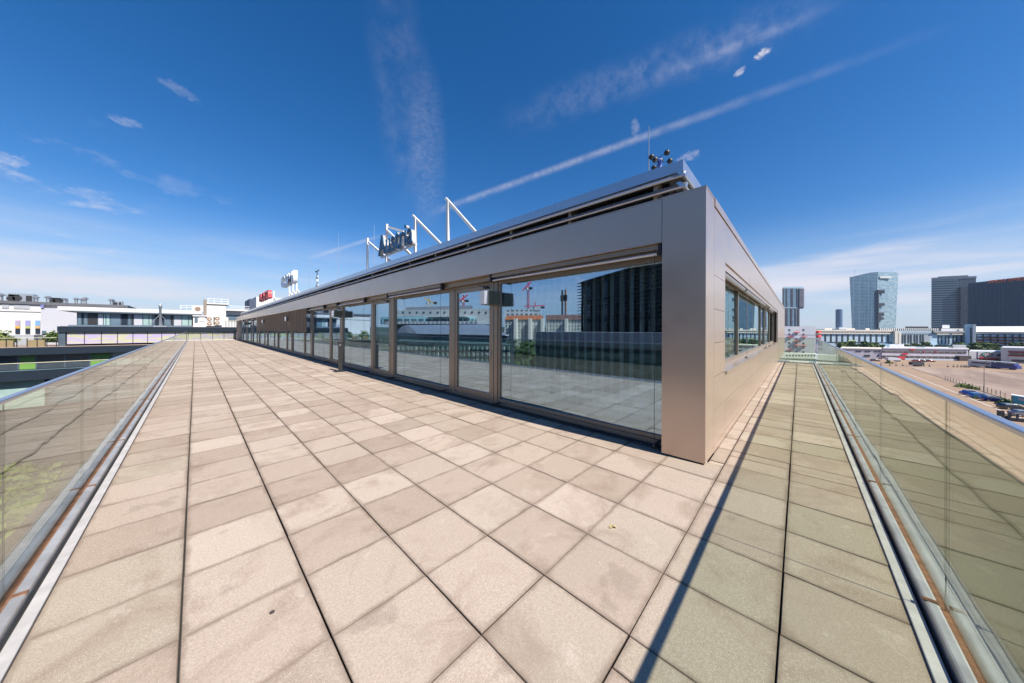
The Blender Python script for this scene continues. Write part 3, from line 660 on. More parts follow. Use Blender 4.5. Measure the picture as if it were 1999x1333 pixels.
# weather mast
WY = PX(619, 550, 5.3)[0]; WS = 0.72
wm = empty('weather_mast', (5.3, WY, ROOF), 'small weather mast with cups and sensors on the roof', 'weather station')
WH = PX(619, 529, 5.3)[1] - ROOF
MB().tube((5.3, WY, ROOF), (5.3, WY, ROOF + WH), 0.022, 8).build('mast', MT_DARK, wm)
for fr_, r_ in ((1.0, 0.28), (0.72, 0.16), (0.3, 0.2)):
    zc = ROOF + WH * fr_; q = MB().bar((5.3, WY - r_, zc), (5.3, WY + r_, zc), 0.02); q.sphere((5.3, WY - r_, zc), 0.05, 6); q.sphere((5.3, WY + r_, zc), 0.05, 6); q.build('sensor_arm', MT_DARK if fr_ == 1.0 else MT_SIGNW, wm)
MB().box(5.25, 5.35, WY - 0.06, WY + 0.06, ROOF + WH * .5, ROOF + WH * .64).build('sensor_box', MT_SIGNW, wm)

# ================================================================== THE CITY
class Face:
    """a vertical wall between two photo columns at given depths; mirrored ones are seen in the glass"""
    def __init__(s, pL, dL, pR, dR, mir=False):
        s.mir = mir; s.a = Vector(G(pL, dL)); s.b = Vector(G(pR, dR)); d = (s.b - s.a).normalized(); s.d = d
        s.n = Vector((-d.y, d.x));
        if s.n.dot(-s.a) < 0: s.n = -s.n
        s.v = ((s.a + s.b) / 2).normalized()
    def off(s, p, o): return p + s.n * o if o >= 0 else p - s.v * o
    def at(s, px):
        r = ray(px, CY); q = Vector((r.x, r.y)); den = q.x * s.d.y - q.y * s.d.x
        t = (s.a.x * s.d.y - s.a.y * s.d.x) / den; return q * t
    def z(s, px, py):
        p = s.at(px); r = ray(px, py); return EYE + r.z * p.length / math.hypot(r.x, r.y)
    def w(s, p): return (2 * GLX - p.x, p.y) if s.mir else (p.x, p.y)
    def rect(s, mb, x0, y0, x1, y1, o0=0.0, o1=0.2, m=0):
        xm = (x0 + x1) / 2; a, b = s.at(x0), s.at(x1); zt, zb = s.z(xm, y0), s.z(xm, y1)
        mb.prism([s.w(s.off(a, o0)), s.w(s.off(b, o0)), s.w(s.off(b, o1)), s.w(s.off(a, o1))], zb, zt, m); return mb
    def zrect(s, mb, x0, x1, z0, z1, o0=0.0, o1=0.2, m=0):
        a, b = s.at(x0), s.at(x1); mb.prism([s.w(s.off(a, o0)), s.w(s.off(b, o0)), s.w(s.off(b, o1)), s.w(s.off(a, o1))], z0, z1, m); return mb
    def body(s, mb, x0, x1, zt, deep, zb=GZ, m=0, mt=None):
        a, b = s.at(x0), s.at(x1); mb.prism([s.w(a), s.w(b), s.w(s.off(b, -deep)), s.w(s.off(a, -deep))], zb, zt, m, mt); return mb
def thing_at(name, p, label, cat, group=None, z=GZ): return empty(name, (p[0], p[1], z), label, cat, group)

# ---- ground
def sheet(name, pts, z, mat): 
    q = MB(); i = len(q.v); q.v += [(p[0], p[1], z) for p in pts]; q.f.append(tuple(range(len(pts)))); q.mi.append(0)
    o = q.build(name, mat)
    if o.data.polygons[0].normal.z < 0: o.data.flip_normals()
    return tag(o, kind='structure')
def ground_mat(name, c1, c2, c3, sc, rough=0.9):
    A = Mat(name); a = noisetex(A, sc, 8, 0.65, dist=0.8); b_ = noisetex(A, sc * 7, 6, 0.7); c = mixc(A, rng(A, a, 0.35, 0.65), c1, c2); c = mixc(A, rng(A, b_, 0.5, 0.75, 0, 0.7), c, c3)
    A.l(c, A.b.inputs['Base Color']); A.b.inputs['Roughness'].default_value = rough; A.b.inputs['Specular IOR Level'].default_value = 0.2; return A.m
MT_GRASS = ground_mat('grass_ground', (0.025, 0.045, 0.014), (0.045, 0.06, 0.02), (0.09, 0.08, 0.045), 0.12)
MT_CITY = ground_mat('city_ground', (0.10, 0.10, 0.095), (0.06, 0.08, 0.04), (0.16, 0.15, 0.14), 0.01)
sheet('ground', [(-4500, -4500), (4500, -4500), (4500, 4500), (-4500, 4500)], GZ - 0.05, MT_CITY)
sheet('verge', [(-100, -21), (420, -21), (420, -1.5), (-100, -1.5)], GZ + 0.008, ground_mat('hedge_ground', (0.016, 0.024, 0.010), (0.03, 0.04, 0.018), (0.06, 0.055, 0.035), 0.3))
sheet('asphalt_road', [(-100, -43), (420, -43), (420, -1.5), (-100, -1.5)], GZ, ground_mat('sandy_asphalt', (0.33, 0.235, 0.16), (0.27, 0.19, 0.13), (0.20, 0.145, 0.105), 0.08))
A = Mat('gravel_lot'); a = noisetex(A, 1.0, 8, 0.65, (0.008, 0.04, 1), dist=1.5); b_ = noisetex(A, 0.5, 6, 0.7, (0.3, 1, 1)); c = mixc(A, rng(A, a, 0.4, 0.6), (0.20, 0.14, 0.105), (0.33, 0.245, 0.19)); c = mixc(A, rng(A, b_, 0.5, 0.7, 0, 0.6), c, (0.12, 0.085, 0.065))
A.l(c, A.b.inputs['Base Color']); A.b.inputs['Roughness'].default_value = 0.95
sheet('gravel_lot', [(40, -43.5), (275, -43.5), (262, -300), (20, -300)], GZ + 0.006, A.m)
sheet('far_road', [(263, -42.9), (420, -42.9), (420, -420), (262.5, -420)], GZ + 0.003, bpy.data.materials['sandy_asphalt'])
ml = plain('road_paint', (0.62, 0.58, 0.52), 0.7, 0, 0.15, 3)
sheet('road_marking', [(60, -36.4), (240, -36.4), (240, -36.15), (60, -36.15)], GZ + 0.012, ml)
sheet('lawn', [(-120, -30), (-1.2, -30), (-1.2, 59), (-120, 59)], GZ + 0.01, MT_GRASS)
sheet('garden_path', [(-16, -25), (-12.5, -25), (-9.5, 30), (-14, 55), (-17, 55), (-12.5, 30)], GZ + 0.03, plain('yellow_gravel', (0.42, 0.34, 0.17), 0.9, 0, 0.25, 1))
# ring of wooded hills on the skyline
q = MB(); n = 180; hh = [9 + 16 * abs(math.sin(k * 0.19 + 1.0) * math.sin(k * 0.071)) + random.uniform(0, 3) for k in range(n)]
for k in range(n):
    a0, a1 = 2 * math.pi * k / n, 2 * math.pi * (k + 1) / n; h0, h1 = hh[k], hh[(k + 1) % n]
    p = lambda a, r, z: (r * math.cos(a), r * math.sin(a), z)
    q.quad(p(a0, 2700, GZ - 1), p(a1, 2700, GZ - 1), p(a1, 2950, h1 + 2), p(a0, 2950, h0 + 2)); q.quad(p(a0, 2950, h0 + 2), p(a1, 2950, h1 + 2), p(a1, 3400, GZ), p(a0, 3400, GZ))
o = q.build('hills', ground_mat('wooded_hill', (0.035, 0.055, 0.025), (0.055, 0.075, 0.035), (0.10, 0.10, 0.08), 0.01)); tag(o, kind='structure')
for p in o.data.polygons:
    if p.normal.z < 0: p.flip()

# ---- trees
def leafmat(name, c1, c2):
    A = Mat(name); tcn = A.n('ShaderNodeNewGeometry'); c = mixc(A, tcn.outputs['Random Per Island'], c1, c2); A.l(c, A.b.inputs['Base Color']); A.b.inputs['Roughness'].default_value = 0.6; A.b.inputs['Specular IOR Level'].default_value = 0.3
    return A.m
MT_LEAF = leafmat('leaves', (0.03, 0.06, 0.012), (0.10, 0.15, 0.035)); MT_LEAF2 = leafmat('leaves_light', (0.07, 0.12, 0.02), (0.17, 0.22, 0.05)); MT_BARK = plain('bark', (0.10, 0.075, 0.055), 0.9, 0, 0.3, 4)
def tree_proto(name, h, r, nleaf, ls, mat, label, seed, loc, group=None, tr=0.3):
    rd = random.Random(seed); o = empty(name, loc, label, 'tree', group); x, y, z0 = loc
    q = MB(); q.tube((x, y, z0), (x, y, z0 + h * tr), 0.045 * r + 0.05, 8, 0.035 * r + .04); cl = []
    for k in range(9):
        a = rd.uniform(0, 6.28); e = rd.uniform(0.15, 1.1); L = r * rd.uniform(0.5, 0.9); t = Vector((x + math.cos(a) * math.cos(e) * L, y + math.sin(a) * math.cos(e) * L, z0 + h * tr + math.sin(e) * (h * (1 - tr)) * rd.uniform(0.4, 0.85)))
        q.tube((x, y, z0 + h * tr * rd.uniform(0.8, 1.0)), t, 0.03 * r + .02, 5, 0.01); cl.append((t, r * rd.uniform(0.28, 0.5)))
    for k in range(14):
        a = rd.uniform(0, 6.28); u = rd.uniform(0, 1); rr = r * math.sqrt(rd.random()) * (1 - 0.5 * u) * 0.85; cl.append((Vector((x + math.cos(a) * rr, y + math.sin(a) * rr, z0 + h * tr + u * h * (1 - tr) * 0.92)), r * rd.uniform(0.22, 0.42)))
    q.build('trunk', MT_BARK, o); L_ = MB()
    for k in range(nleaf):
        c, cr = rd.choice(cl); v = Vector((rd.gauss(0, 1), rd.gauss(0, 1), rd.gauss(0, 0.8))).normalized() * cr * (rd.random() ** 0.45); p = c + v
        if p.z < z0 + 0.2: continue
        nrm_ = (v.normalized() + Vector((rd.uniform(-1, 1), rd.uniform(-1, 1), rd.uniform(-.3, 1)))).normalized(); u_ = nrm_.orthogonal().normalized(); w_ = nrm_.cross(u_); s_ = ls * rd.uniform(0.6, 1.3)
        L_.quad(p - u_ * s_, p - w_ * s_ * .7, p + u_ * s_, p + w_ * s_ * .7)
    L_.build('crown', mat, o); return o
nt_ = 0
def copy_tree(src, loc, rz, label, sc=1.0): return dup(src, loc=loc, rz=rz, label=label, scale=(sc, sc, sc))

# ---------------------------------------------------------------- right: skyline towers
def tower_simple(name, label, f, x0, x1, ytop, deep, mat, cat='tower'):
    o = thing_at(name, f.w(f.at(x0)), label, cat); q = MB(); f.body(q, x0, x1, f.z((x0 + x1) / 2, ytop), deep); q.build('facade', mat, o); return o
MTW_BLUE = grid('tower_glass_blue', 1.6, 3.6, 0.35, (0.10, 0.22, 0.34), (0.24, 0.40, 0.52), (0.03, 0.035, 0.06), 0.15)
MT_DK = plain('tower_dark_cladding', (0.035, 0.032, 0.045), 0.5, 0, 0.15, 0.05)
MT_PALEGL = plain('pale_crown_glass', (0.30, 0.42, 0.50), 0.2)
f = Face(1525, 900, 1570, 900)
o = thing_at('residential_tower', f.at(1545), 'dark blue high-rise with wider upper half overhanging to the right', 'tower')
q = MB(); f.body(q, 1531, 1560, f.z(1545, 601), 45); f.body(q, 1527, 1568.3, f.z(1545, 561.5), 45, f.z(1545, 601)); q.build('facade', MTW_BLUE, o)
for a, b_, yt, yb in ((1527, 1530, 563, 601), (1534, 1535.8, 563, 601), (1543.5, 1547.5, 563, 600), (1554.5, 1556, 563, 600), (1559, 1568.3, 563, 601), (1531, 1537, 602, 640), (1542.5, 1546, 602, 640), (1551.2, 1554, 602, 640), (1556.5, 1560.2, 602, 640)):
    f.rect(MB(), a, yt, b_, yb, 0, 1.0).build('pier', MT_DK, o)
for k in range(17):
    yy = 563.5 + k * 2.2; f.rect(MB(), 1558.6, yy, 1569.2, yy + 0.8, 1.0, 3.0).build('balcony', plain('balcony_grey', (0.25, 0.24, 0.30), 0.6), o)
f.rect(MB(), 1528, 559.5, 1567.5, 563, -40, 0.5).build('crown', MT_PALEGL, o); f.rect(MB(), 1532, 600, 1554, 601.5, 0, 1.5).build('transfer_band', MT_PALEGL, o)
f = Face(1630, 1800, 1646, 1800)
o = thing_at('office_tower', f.at(1637), 'small distant blue tower with a rounded top, far off beyond the wooded hills', 'tower'); q = MB()
n_ = 10; tops = []
p0, p1 = f.at(1632), f.at(1643.6)
cc = (p0 + p1) / 2; rr_ = (p1 - p0).length / 2 * 0.82
ring = [tuple(cc + Vector((math.cos(2 * math.pi * k / 24), math.sin(2 * math.pi * k / 24))) * rr_) for k in range(24)]
q.prism(ring, GZ, f.z(1638, 604.6)); q.prism([tuple(cc + (Vector(p) - cc) * 0.8) for p in ring], f.z(1638, 604.6), f.z(1638, 603.6))
q.build('facade', grid('tower_far_blue', 9, 4, 1.2, (0.06, 0.13, 0.26), (0.14, 0.24, 0.38), (0.05, 0.10, 0.20), 0.3), o); f.rect(MB(), 1631, 639, 1645, 643, 0, 20).build('podium', MT_WHITE, o)
# the flared glass tower
f = Face(1655, 960, 1756, 960); o = thing_at('flared_tower', f.at(1705), 'tall flared glass tower, widest at its curved top, with a folded front', 'tower')
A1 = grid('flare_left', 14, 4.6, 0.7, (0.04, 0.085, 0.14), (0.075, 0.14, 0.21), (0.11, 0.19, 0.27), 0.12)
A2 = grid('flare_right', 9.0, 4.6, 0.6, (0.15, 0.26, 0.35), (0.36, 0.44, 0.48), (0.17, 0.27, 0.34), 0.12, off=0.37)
def P3(px, py, out): p = f.at(px); return (*(p * (1 - out / p.length)), f.z(px, py) + out * 0.0)
def PG(px, out): p = f.at(px); return (*(p * (1 - out / p.length)), GZ)
def strip(name, mat, xb0, ob0, xt0, yt0, ot0, xb1, ob1, xt1, yt1, ot1):
    MB().quad(PG(xb0, ob0), PG(xb1, ob1), P3(xt1, yt1, ot1), P3(xt0, yt0, ot0)).build(name, mat, o)
cols = [(1658, 540.3, 1664, -13), (1672, 537.5, 1675, -8), (1688, 533.8, 1688, -3), (1702, 531.6, 1699, 1), (1713, 530.8, 1707, 3)]
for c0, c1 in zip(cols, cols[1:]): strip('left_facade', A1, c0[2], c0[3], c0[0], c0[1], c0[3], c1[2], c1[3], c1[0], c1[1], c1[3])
cols2 = [(1713, 530.8, 1707, 4), (1733, 530.6, 1727, 0), (1753.5, 531.2, 1747.5, -8)]
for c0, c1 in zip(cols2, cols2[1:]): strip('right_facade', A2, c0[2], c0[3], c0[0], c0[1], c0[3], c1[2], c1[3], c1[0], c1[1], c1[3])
q = MB(); allc = cols + cols2[1:]
back = [PG(1745, -60), PG(1668, -60)]; bt = [P3(1750, 533, -60), P3(1664, 541, -60)]
q.quad(PG(1747.5, -8), back[0], bt[0], P3(1753.5, 531.2, -8)); q.quad(back[1], PG(1664, -20), P3(1658, 540.3, -20), bt[1])
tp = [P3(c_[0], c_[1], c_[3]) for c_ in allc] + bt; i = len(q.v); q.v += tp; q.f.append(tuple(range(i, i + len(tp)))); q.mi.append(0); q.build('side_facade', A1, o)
for a, b_, y0_, y1_, nm_ in ((1710.5, 1721.5, 566, 570, 'loggia'), (1710, 1722, 592, 597, 'loggia'), (1709, 1721, 610, 617, 'loggia'), (1709, 1720, 619, 624, 'loggia'), (1709, 1711, 566, 642, 'fold_line'), (1720, 1722, 566, 573, 'loggia')): f.rect(MB(), a, y0_, b_, y1_, 3, 6.5).build(nm_, MT_DK, o)
f.rect(MB(), 1714, 540, 1737, 543.5, 2, 5).build('pale_band', plain('pale_reflection_glass', (0.6, 0.6, 0.55), 0.3), o)
for px_ in (1668, 1740): f.rect(MB(), px_ - 0.5, 524, px_ + 0.5, 535, -25, -23).build('roof_mast', MT_STEEL, o)
# dark twins
f = Face(1818, 850, 1906, 815)
MTW_D1 = grid('twin_bands', 4.0, 5.8, 0.5, (0.012, 0.022, 0.04), (0.02, 0.035, 0.06), (0.05, 0.08, 0.12), 0.2)
o = thing_at('office_tower', f.at(1840), 'dark office tower with pale horizontal bands and a stepped roof edge', 'tower'); q = MB(); f.body(q, 1818, 1870, f.z(1845, 541), 40); f.body(q, 1870, 1905, f.z(1887, 539.5), 40); q.build('facade', MTW_D1, o)
for k in range(21): f.rect(MB(), 1818, 546.5 + k * 4.45, 1870, 548.3 + k * 4.45, 0, 0.8).build('floor_band', plain('band_blue_grey', (0.10, 0.15, 0.20), 0.35), o)
f.rect(MB(), 1817.5, 540.8, 1905.5, 544.5, -38, 1).build('roof_band', plain('slate_cladding', (0.10, 0.12, 0.17), 0.6), o); f.rect(MB(), 1830, 538.2, 1890, 540.8, -30, -4).build('plant_room', bpy.data.materials['slate_cladding'], o)
f.rect(MB(), 1870, 561, 1891, 660, 0, 8).build('dark_bay', grid('dark_bay', 6, 4.4, 0.25, (0.004, 0.008, 0.016), (0.008, 0.014, 0.026), (0.015, 0.025, 0.045), 0.2), o)
f = Face(1889, 580, 2090, 470)
MTW_D2 = grid('ribbed_windows', 1.9, 3.5, 0.45, (0.010, 0.020, 0.042), (0.05, 0.09, 0.14), (0.014, 0.02, 0.035), 0.2, bias=-0.6)
o = thing_at('office_tower', f.at(1940), 'wide dark tower with thin upright ribs and orange lettering under its roof', 'tower'); q = MB(); f.body(q, 1889, 2090, f.z(1900, 551.5), 45); q.build('facade', MTW_D2, o)
f.zrect(MB(), 1931, 2090, f.z(1931, 551.2), f.z(1931, 547.5), -40, 0.3).build('roof_band', MT_DK, o)
rb = plain('rib_blue_grey', (0.08, 0.14, 0.23), 0.5)
px_ = 1891.0
while px_ < 2075: f.zrect(MB(), px_, px_ + 0.75, GZ, f.z(1900, 551.8), 0.0, 1.4).build('facade_rib', rb, o); px_ += 3.2
p_ = f.at(1930); an_ = math.atan2(f.d.y, f.d.x)
mt_ = Matrix.Translation((p_.x + f.n.x * 2.2, p_.y + f.n.y * 2.2, f.z(1930, 553.8))) @ Matrix.Rotation(an_, 4, 'Z') @ Matrix.Rotation(math.pi / 2, 4, 'X')
text_mesh('lettering', 'WIEN ENERGIE', 7.6, 0.5, plain('orange_letter', (0.75, 0.10, 0.03), 0.4), o, mt_, 0.15, 1.12)

# ---------------------------------------------------------------- right: apartment block
MT_RENDER = plain('white_render', (0.60, 0.61, 0.66), 0.8, 0, 0.05, 0.2); MT_RED = plain('orange_red_panel', (0.62, 0.06, 0.03), 0.5); MT_WIN = plain('window_dark', (0.05, 0.065, 0.08), 0.15); MT_WINB = plain('window_blue', (0.16, 0.24, 0.30), 0.15)
f = Face(1530, 204, 1592, 198); o = thing_at('apartment_block', f.at(1570), 'white apartment block with small red balconies seen over the end glass railing', 'apartment building')
q = MB(); f.body(q, 1500, 1592, f.z(1562, 637), 13); q.build('wall', MT_RENDER, o)
f.rect(MB(), 1499.8, 653.0, 1592.2, 653.5, 0, 0.1).build('storey_line', plain('grey_line', (0.25, 0.26, 0.33), 0.6), o)
def fwin(px, py, w_=4.0, h_=4.2, mat=None): 
    wn = f.rect(MB(), px - w_ / 2, py - h_ / 2, px + w_ / 2, py + h_ / 2, 0.0, 0.12).build('window', MT_RENDER if mat is None else mat, o); f.rect(MB(), px - w_ / 2 + .4, py - h_ / 2 + .4, px - .2, py + h_ / 2 - .4, 0.12, 0.16).build('pane', MT_WIN, wn); f.rect(MB(), px + .2, py - h_ / 2 + .4, px + w_ / 2 - .4, py + h_ / 2 - .4, 0.12, 0.16).build('pane', MT_WINB, wn)
for px_, ys_ in ((1541.5, (643.8, 652, 661, 669, 677.5, 686)), (1554.8, (652, 661, 670, 678, 686.5)), (1569, (643.6, 652.5, 661, 670, 678, 686.5)), (1527, (644, 652, 661, 670, 678))):
    for yy in ys_: fwin(px_, yy)
for px_, yy in ((1541.5, 656.7), (1555, 648.3), (1569, 656.8), (1555, 665.3), (1555, 674), (1568, 674.5), (1541.3, 682.5)):
    bc = f.rect(MB(), px_ - 5.2, yy, px_ + 5.2, yy + 0.9, 0.02, 1.2).build('balcony', MT_RED, o); f.rect(MB(), px_ - 5.2, yy - 2.8, px_ + 5.2, yy - 2.4, 1.12, 1.18).build('handrail', MT_DARK, bc)
g_ = Face(1592, 198, 1601, 214)
for yy in (645.5, 654, 663, 671.5, 680, 688):
    a = g_.at(1592.3); b_ = g_.at(1598); z0 = f.z(1592, yy + 4.6); z1 = f.z(1592, yy)
    MB().prism([tuple(a), tuple(b_), tuple(b_ + g_.n * 1.4), tuple(a + g_.n * 1.4)], z0, z1).build('side_balcony', MT_RED, o)
    MB().prism([tuple(a), tuple(b_), tuple(b_ + g_.n * 0.5), tuple(a + g_.n * 0.5)], z0 - 1.4, z0).build('side_window', MT_WINB, o)
f = Face(1528, 190, 1612, 184); o = thing_at('low_annex', f.at(1570), 'low white annex along the foot of the apartment block', 'building'); q = MB(); f.body(q, 1500, 1611, f.z(1570, 690), 7); q.build('wall', MT_WHITE, o)
for k in range(12): f.rect(MB(), 1535 + k * 6, 692.5, 1537.6 + k * 6, 695, 0, 0.1).build('window', MT_WIN, o)
f.rect(MB(), 1500, 699.5, 1611, 701, 0, 0.5).build('base_strip', plain('base_grey', (0.18, 0.18, 0.18), 0.8), o)
sheet('lawn_strip', [tuple(f.at(1500) + f.n * 1), tuple(f.at(1615) + f.n * 1), tuple(f.at(1615) + f.n * 24), tuple(f.at(1500) + f.n * 24)], GZ + 0.02, plain('bright_lawn', (0.10, 0.19, 0.03), 0.9, 0, 0.3, 0.3))

# ---------------------------------------------------------------- right: long panelled hall
MT_BLUEW = plain('pale_blue_panels', (0.42, 0.52, 0.60), 0.6, 0, 0.10, 0.15); MT_CREAM = plain('cream_stone', (0.66, 0.61, 0.53), 0.7, 0, 0.08, 0.2); MT_GRW = plain('grey_stone', (0.34, 0.35, 0.37), 0.7, 0, 0.1, 0.2); MT_ROOFD = plain('dark_roofing', (0.055, 0.055, 0.06), 0.8)
f = Face(1590, 312, 1745, 300); o = thing_at('panelled_hall', f.at(1670), 'long low hall with pale blue panels and dark upright window slots', 'building')
q = MB(); f.body(q, 1560, 1742, f.z(1660, 645), 60); q.build('wall', MT_BLUEW, o)
f.rect(MB(), 1560, 643.6, 1742, 647, -60, 0.8).build('parapet', MT_CREAM, o); f.rect(MB(), 1560, 647.2, 1742, 650, 0, 0.3).build('window_band', grid('slot_row', 2.6, 3, 0.35, (0.03, 0.03, 0.035), (0.06, 0.06, 0.06), (0.55, 0.48, 0.42), 0.5), o); f.rect(MB(), 1560, 650, 1742, 651.6, 0, 1.2).build('cornice', MT_CREAM, o)
for k in range(16): f.rect(MB(), 1576.5 + k * 11.1, 653, 1579.3 + k * 11.1, 667, 0, 0.3).build('window', MT_WIN, o)
for k in range(3): f.rect(MB(), (1609, 1652, 1690)[k], 640.5, (1622, 1669, 1698)[k], 644, -20, -6).build('plant_room', MT_CREAM, o)
f.rect(MB(), 1600, 667.5, 1740, 669, 0, 0.3).build('window_band', MT_ROOFD, o)
f.rect(MB(), 1741, 645.5, 1746.5, 671, 0, 3).build('corner_pylon', MT_CREAM, o); f.rect(MB(), 1748, 648, 1753, 673, 0, 3).build('corner_pylon', MT_CREAM, o); f.rect(MB(), 1746, 650, 1748.5, 660, 0, 2).build('slot', MT_DARK, o)
f.rect(MB(), 1700, 671.5, 1740, 676, 0.5, 4).build('awning', plain('blue_awning', (0.35, 0.55, 0.66), 0.5), o); f.rect(MB(), 1634, 663, 1646, 669, 12, 13).build('hoarding', plain('lime_hoarding', (0.50, 0.60, 0.28), 0.6), o)
f = Face(1745, 300, 1890, 288); o = thing_at('station_hall', f.at(1800), 'grey hall with dark window slots under a ribbed mansard roof', 'building')
q = MB(); f.body(q, 1753, 1816, f.z(1790, 651), 60); q.build('wall', MT_GRW, o); q = MB(); f.body(q, 1816, 1883, f.z(1850, 652.5), 50); q.build('wing_wall', MT_BLUEW, o)
f.rect(MB(), 1714, 641, 1836, 645.6, -60, -2).build('mansard_roof', MT_ROOFD, o); f.rect(MB(), 1753, 645.8, 1818, 652, -2, 0.3).build('attic', MT_BLUEW, o); f.rect(MB(), 1753, 648.2, 1818, 650, 0.3, 0.5).build('window_band', grid('slot_row2', 2.2, 3, 0.5, (0.03, 0.03, 0.035), (0.06, 0.06, 0.06), (0.40, 0.45, 0.5), 0.5), o)
for k in range(30): f.rect(MB(), 1718 + k * 3.85, 640.6, 1720 + k * 3.85, 645.4, -2, -0.5).build('roof_rib', MT_WHITE, o)
for x_ in (1755, 1762, 1767, 1773.5, 1778.5, 1785.5, 1790.5, 1797, 1802): f.rect(MB(), x_ - 1.2, 653.5, x_ + 1.2, 670, 0, 0.3).build('window', MT_WIN, o)
for x_ in (1832, 1838, 1846, 1852, 1861, 1867, 1876): f.rect(MB(), x_ - 1.3, 655, x_ + 1.3, 672, 0, 0.3).build('window', MT_WIN, o)
f.rect(MB(), 1819, 646, 1884, 649, -40, 1.5).build('cornice', MT_GRW, o); f.rect(MB(), 1826, 651.3, 1880, 653.2, 0, 1.5).build('cornice', MT_CREAM, o); f.rect(MB(), 1826, 649, 1880, 651.2, 0, 0.4).build('window_band', bpy.data.materials['slot_row'], o)
f.rect(MB(), 1755, 673, 1880, 677, 0.5, 5).build('awning', bpy.data.materials['blue_awning'], o)
f.rect(MB(), 1765, 636.8, 1812, 640, -50, -20).build('plant_room', MT_ROOFD, o); f.rect(MB(), 1841, 633.5, 1856, 640, -50, -30).build('lift_house', MT_RENDER, o); f.rect(MB(), 1838, 641, 1882, 646, -30, -12).build('roof_light', MT_WHITE, o)
f = Face(1882, 285, 2080, 255); o = thing_at('glass_gallery', f.at(1950), 'glass gallery with curved white ribbed roof, dark frames and orange blinds', 'building')
q = MB(); f.body(q, 1900, 2075, f.z(1990, 652), 45); q.build('facade', plain('gallery_glass', (0.10, 0.17, 0.26), 0.2), o)
q = MB(); zt = f.z(1990, 636.5); zb = f.z(1990, 652)
for k in range(7):
    a0, a1 = math.pi / 2 * k / 7, math.pi / 2 * (k + 1) / 7; o0, o1 = -16 * (1 - math.cos(a0)), -16 * (1 - math.cos(a1)); z0, z1 = zb + (zt - zb) * math.sin(a0), zb + (zt - zb) * math.sin(a1)
    a, b_ = f.at(1900), f.at(2075); q.quad((*(a + f.n * o0), z0), (*(b_ + f.n * o0), z0), (*(b_ + f.n * o1), z1), (*(a + f.n * o1), z1))
q.build('curved_roof', plain('white_roof_panels', (0.68, 0.68, 0.64), 0.5), o)
for k in range(13):
    x_ = 1903.5 + k * 14.4; f.rect(MB(), x_, 652, x_ + 1.7, 680, 0, 1.2).build('mullion', MT_DARK, o)
for k, yy in enumerate((640.5, 644, 648.2)): f.rect(MB(), 1901, yy, 2075, yy + 1.0, (-10, -5, -1.8)[k], (-7, -2.6, 0.4)[k]).build('roof_gutter', MT_DARK, o)
for r_, (y0_, y1_) in enumerate(((658.8, 661), (664.8, 666.6), (670.2, 671.8), (675.5, 678.5))):
    for k in range(12):
        x_ = 1905.4 + k * 14.4
        if (k * 5 + r_ * 3) % 4: f.rect(MB(), x_, y0_, x_ + 12.4, y1_, 0, 0.5).build('orange_blind', plain('rust_blind', (0.33, 0.075, 0.03), 0.6), o)
    f.rect(MB(), 1901, y0_ - 1.1, 2075, y0_, 0.0, 0.7).build('spandrel', MT_DARK, o); f.rect(MB(), 1901, y0_ - 4.2, 2075, y0_ - 1.6, 0.0, 0.3).build('parapet_glass', plain('pale_blue_spandrel', (0.34, 0.45, 0.60), 0.4), o)
q = MB(); f.rect(q, 1883, 633, 1890, 677, 0, 3); f.rect(q, 1890, 633, 1894, 640, 0, 3); q.build('end_pylon', plain('pale_blue_pylon', (0.40, 0.55, 0.68), 0.5), o); f.rect(MB(), 1894, 633, 1900, 676, 0, 4).build('end_frame', MT_WHITE, o); f.rect(MB(), 1890.2, 640, 1893.8, 676, 0, 1).build('slot', MT_DARK, o)

# ---------------------------------------------------------------- right: low shops
MT_LILAC = plain('pale_lilac_cladding', (0.48, 0.46, 0.53), 0.6, 0, 0.06, 0.3); MT_SHOPRED = plain('shop_red', (0.50, 0.04, 0.035), 0.5); MT_SHOPD = plain('shop_glass', (0.07, 0.055, 0.06), 0.2)
f = Face(1660, 216, 1725, 209); o = thing_at('white_workshop', f.at(1700), 'low white workshop with rows of small dark windows left of the banded shops', 'building'); q = MB(); f.body(q, 1640, 1722, f.z(1700, 681), 25); q.build('wall', MT_LILAC, o); f.rect(MB(), 1640, 679.8, 1722, 681, -25, 0.4).build('roof_edge', MT_CREAM, o)
for xs in ((1671.5, 1674.5, 1677.5, 1680.5), (1689, 1692, 1695.2, 1698.4), (1707, 1710.5, 1714, 1717)):
    for k, x_ in enumerate(xs): f.rect(MB(), x_ - 1.0, 684.3, x_ + 1.0, 687, 0, 0.15).build('window', MT_WIN, o)
for x_ in (1688.5, 1692.5, 1696.5, 1714.5): f.rect(MB(), x_ - 1.5, 692.5, x_ + 2, 696, 0, 0.2).build('window', MT_WIN, o)
f = Face(1722, 209, 1892, 200); o = thing_at('banded_shops', f.at(1800), 'long two storey shop row with white and dark red bands', 'building'); q = MB(); f.body(q, 1722, 1890, f.z(1800, 680.8), 30); q.build('wall', MT_LILAC, o)
f.rect(MB(), 1723, 684.8, 1886, 688.6, 0, 0.3).build('window_band', grid('shop_windows', 3.2, 6, 0.2, (0.06, 0.045, 0.045), (0.11, 0.09, 0.08), (0.20, 0.19, 0.19), 0.3), o); f.rect(MB(), 1723, 694.8, 1872, 699.4, 0, 0.3).build('shopfront', bpy.data.materials['shop_windows'], o)
for a, b_, y0_, y1_ in ((1760, 1771, 689.5, 692.5), (1752, 1766, 695.5, 701), (1801, 1803, 685, 688), (1824, 1826, 685, 688), (1775, 1785, 681.5, 683.5)): f.rect(MB(), a, y0_, b_, y1_, 0.3, 0.6).build('red_panel', MT_SHOPRED, o)
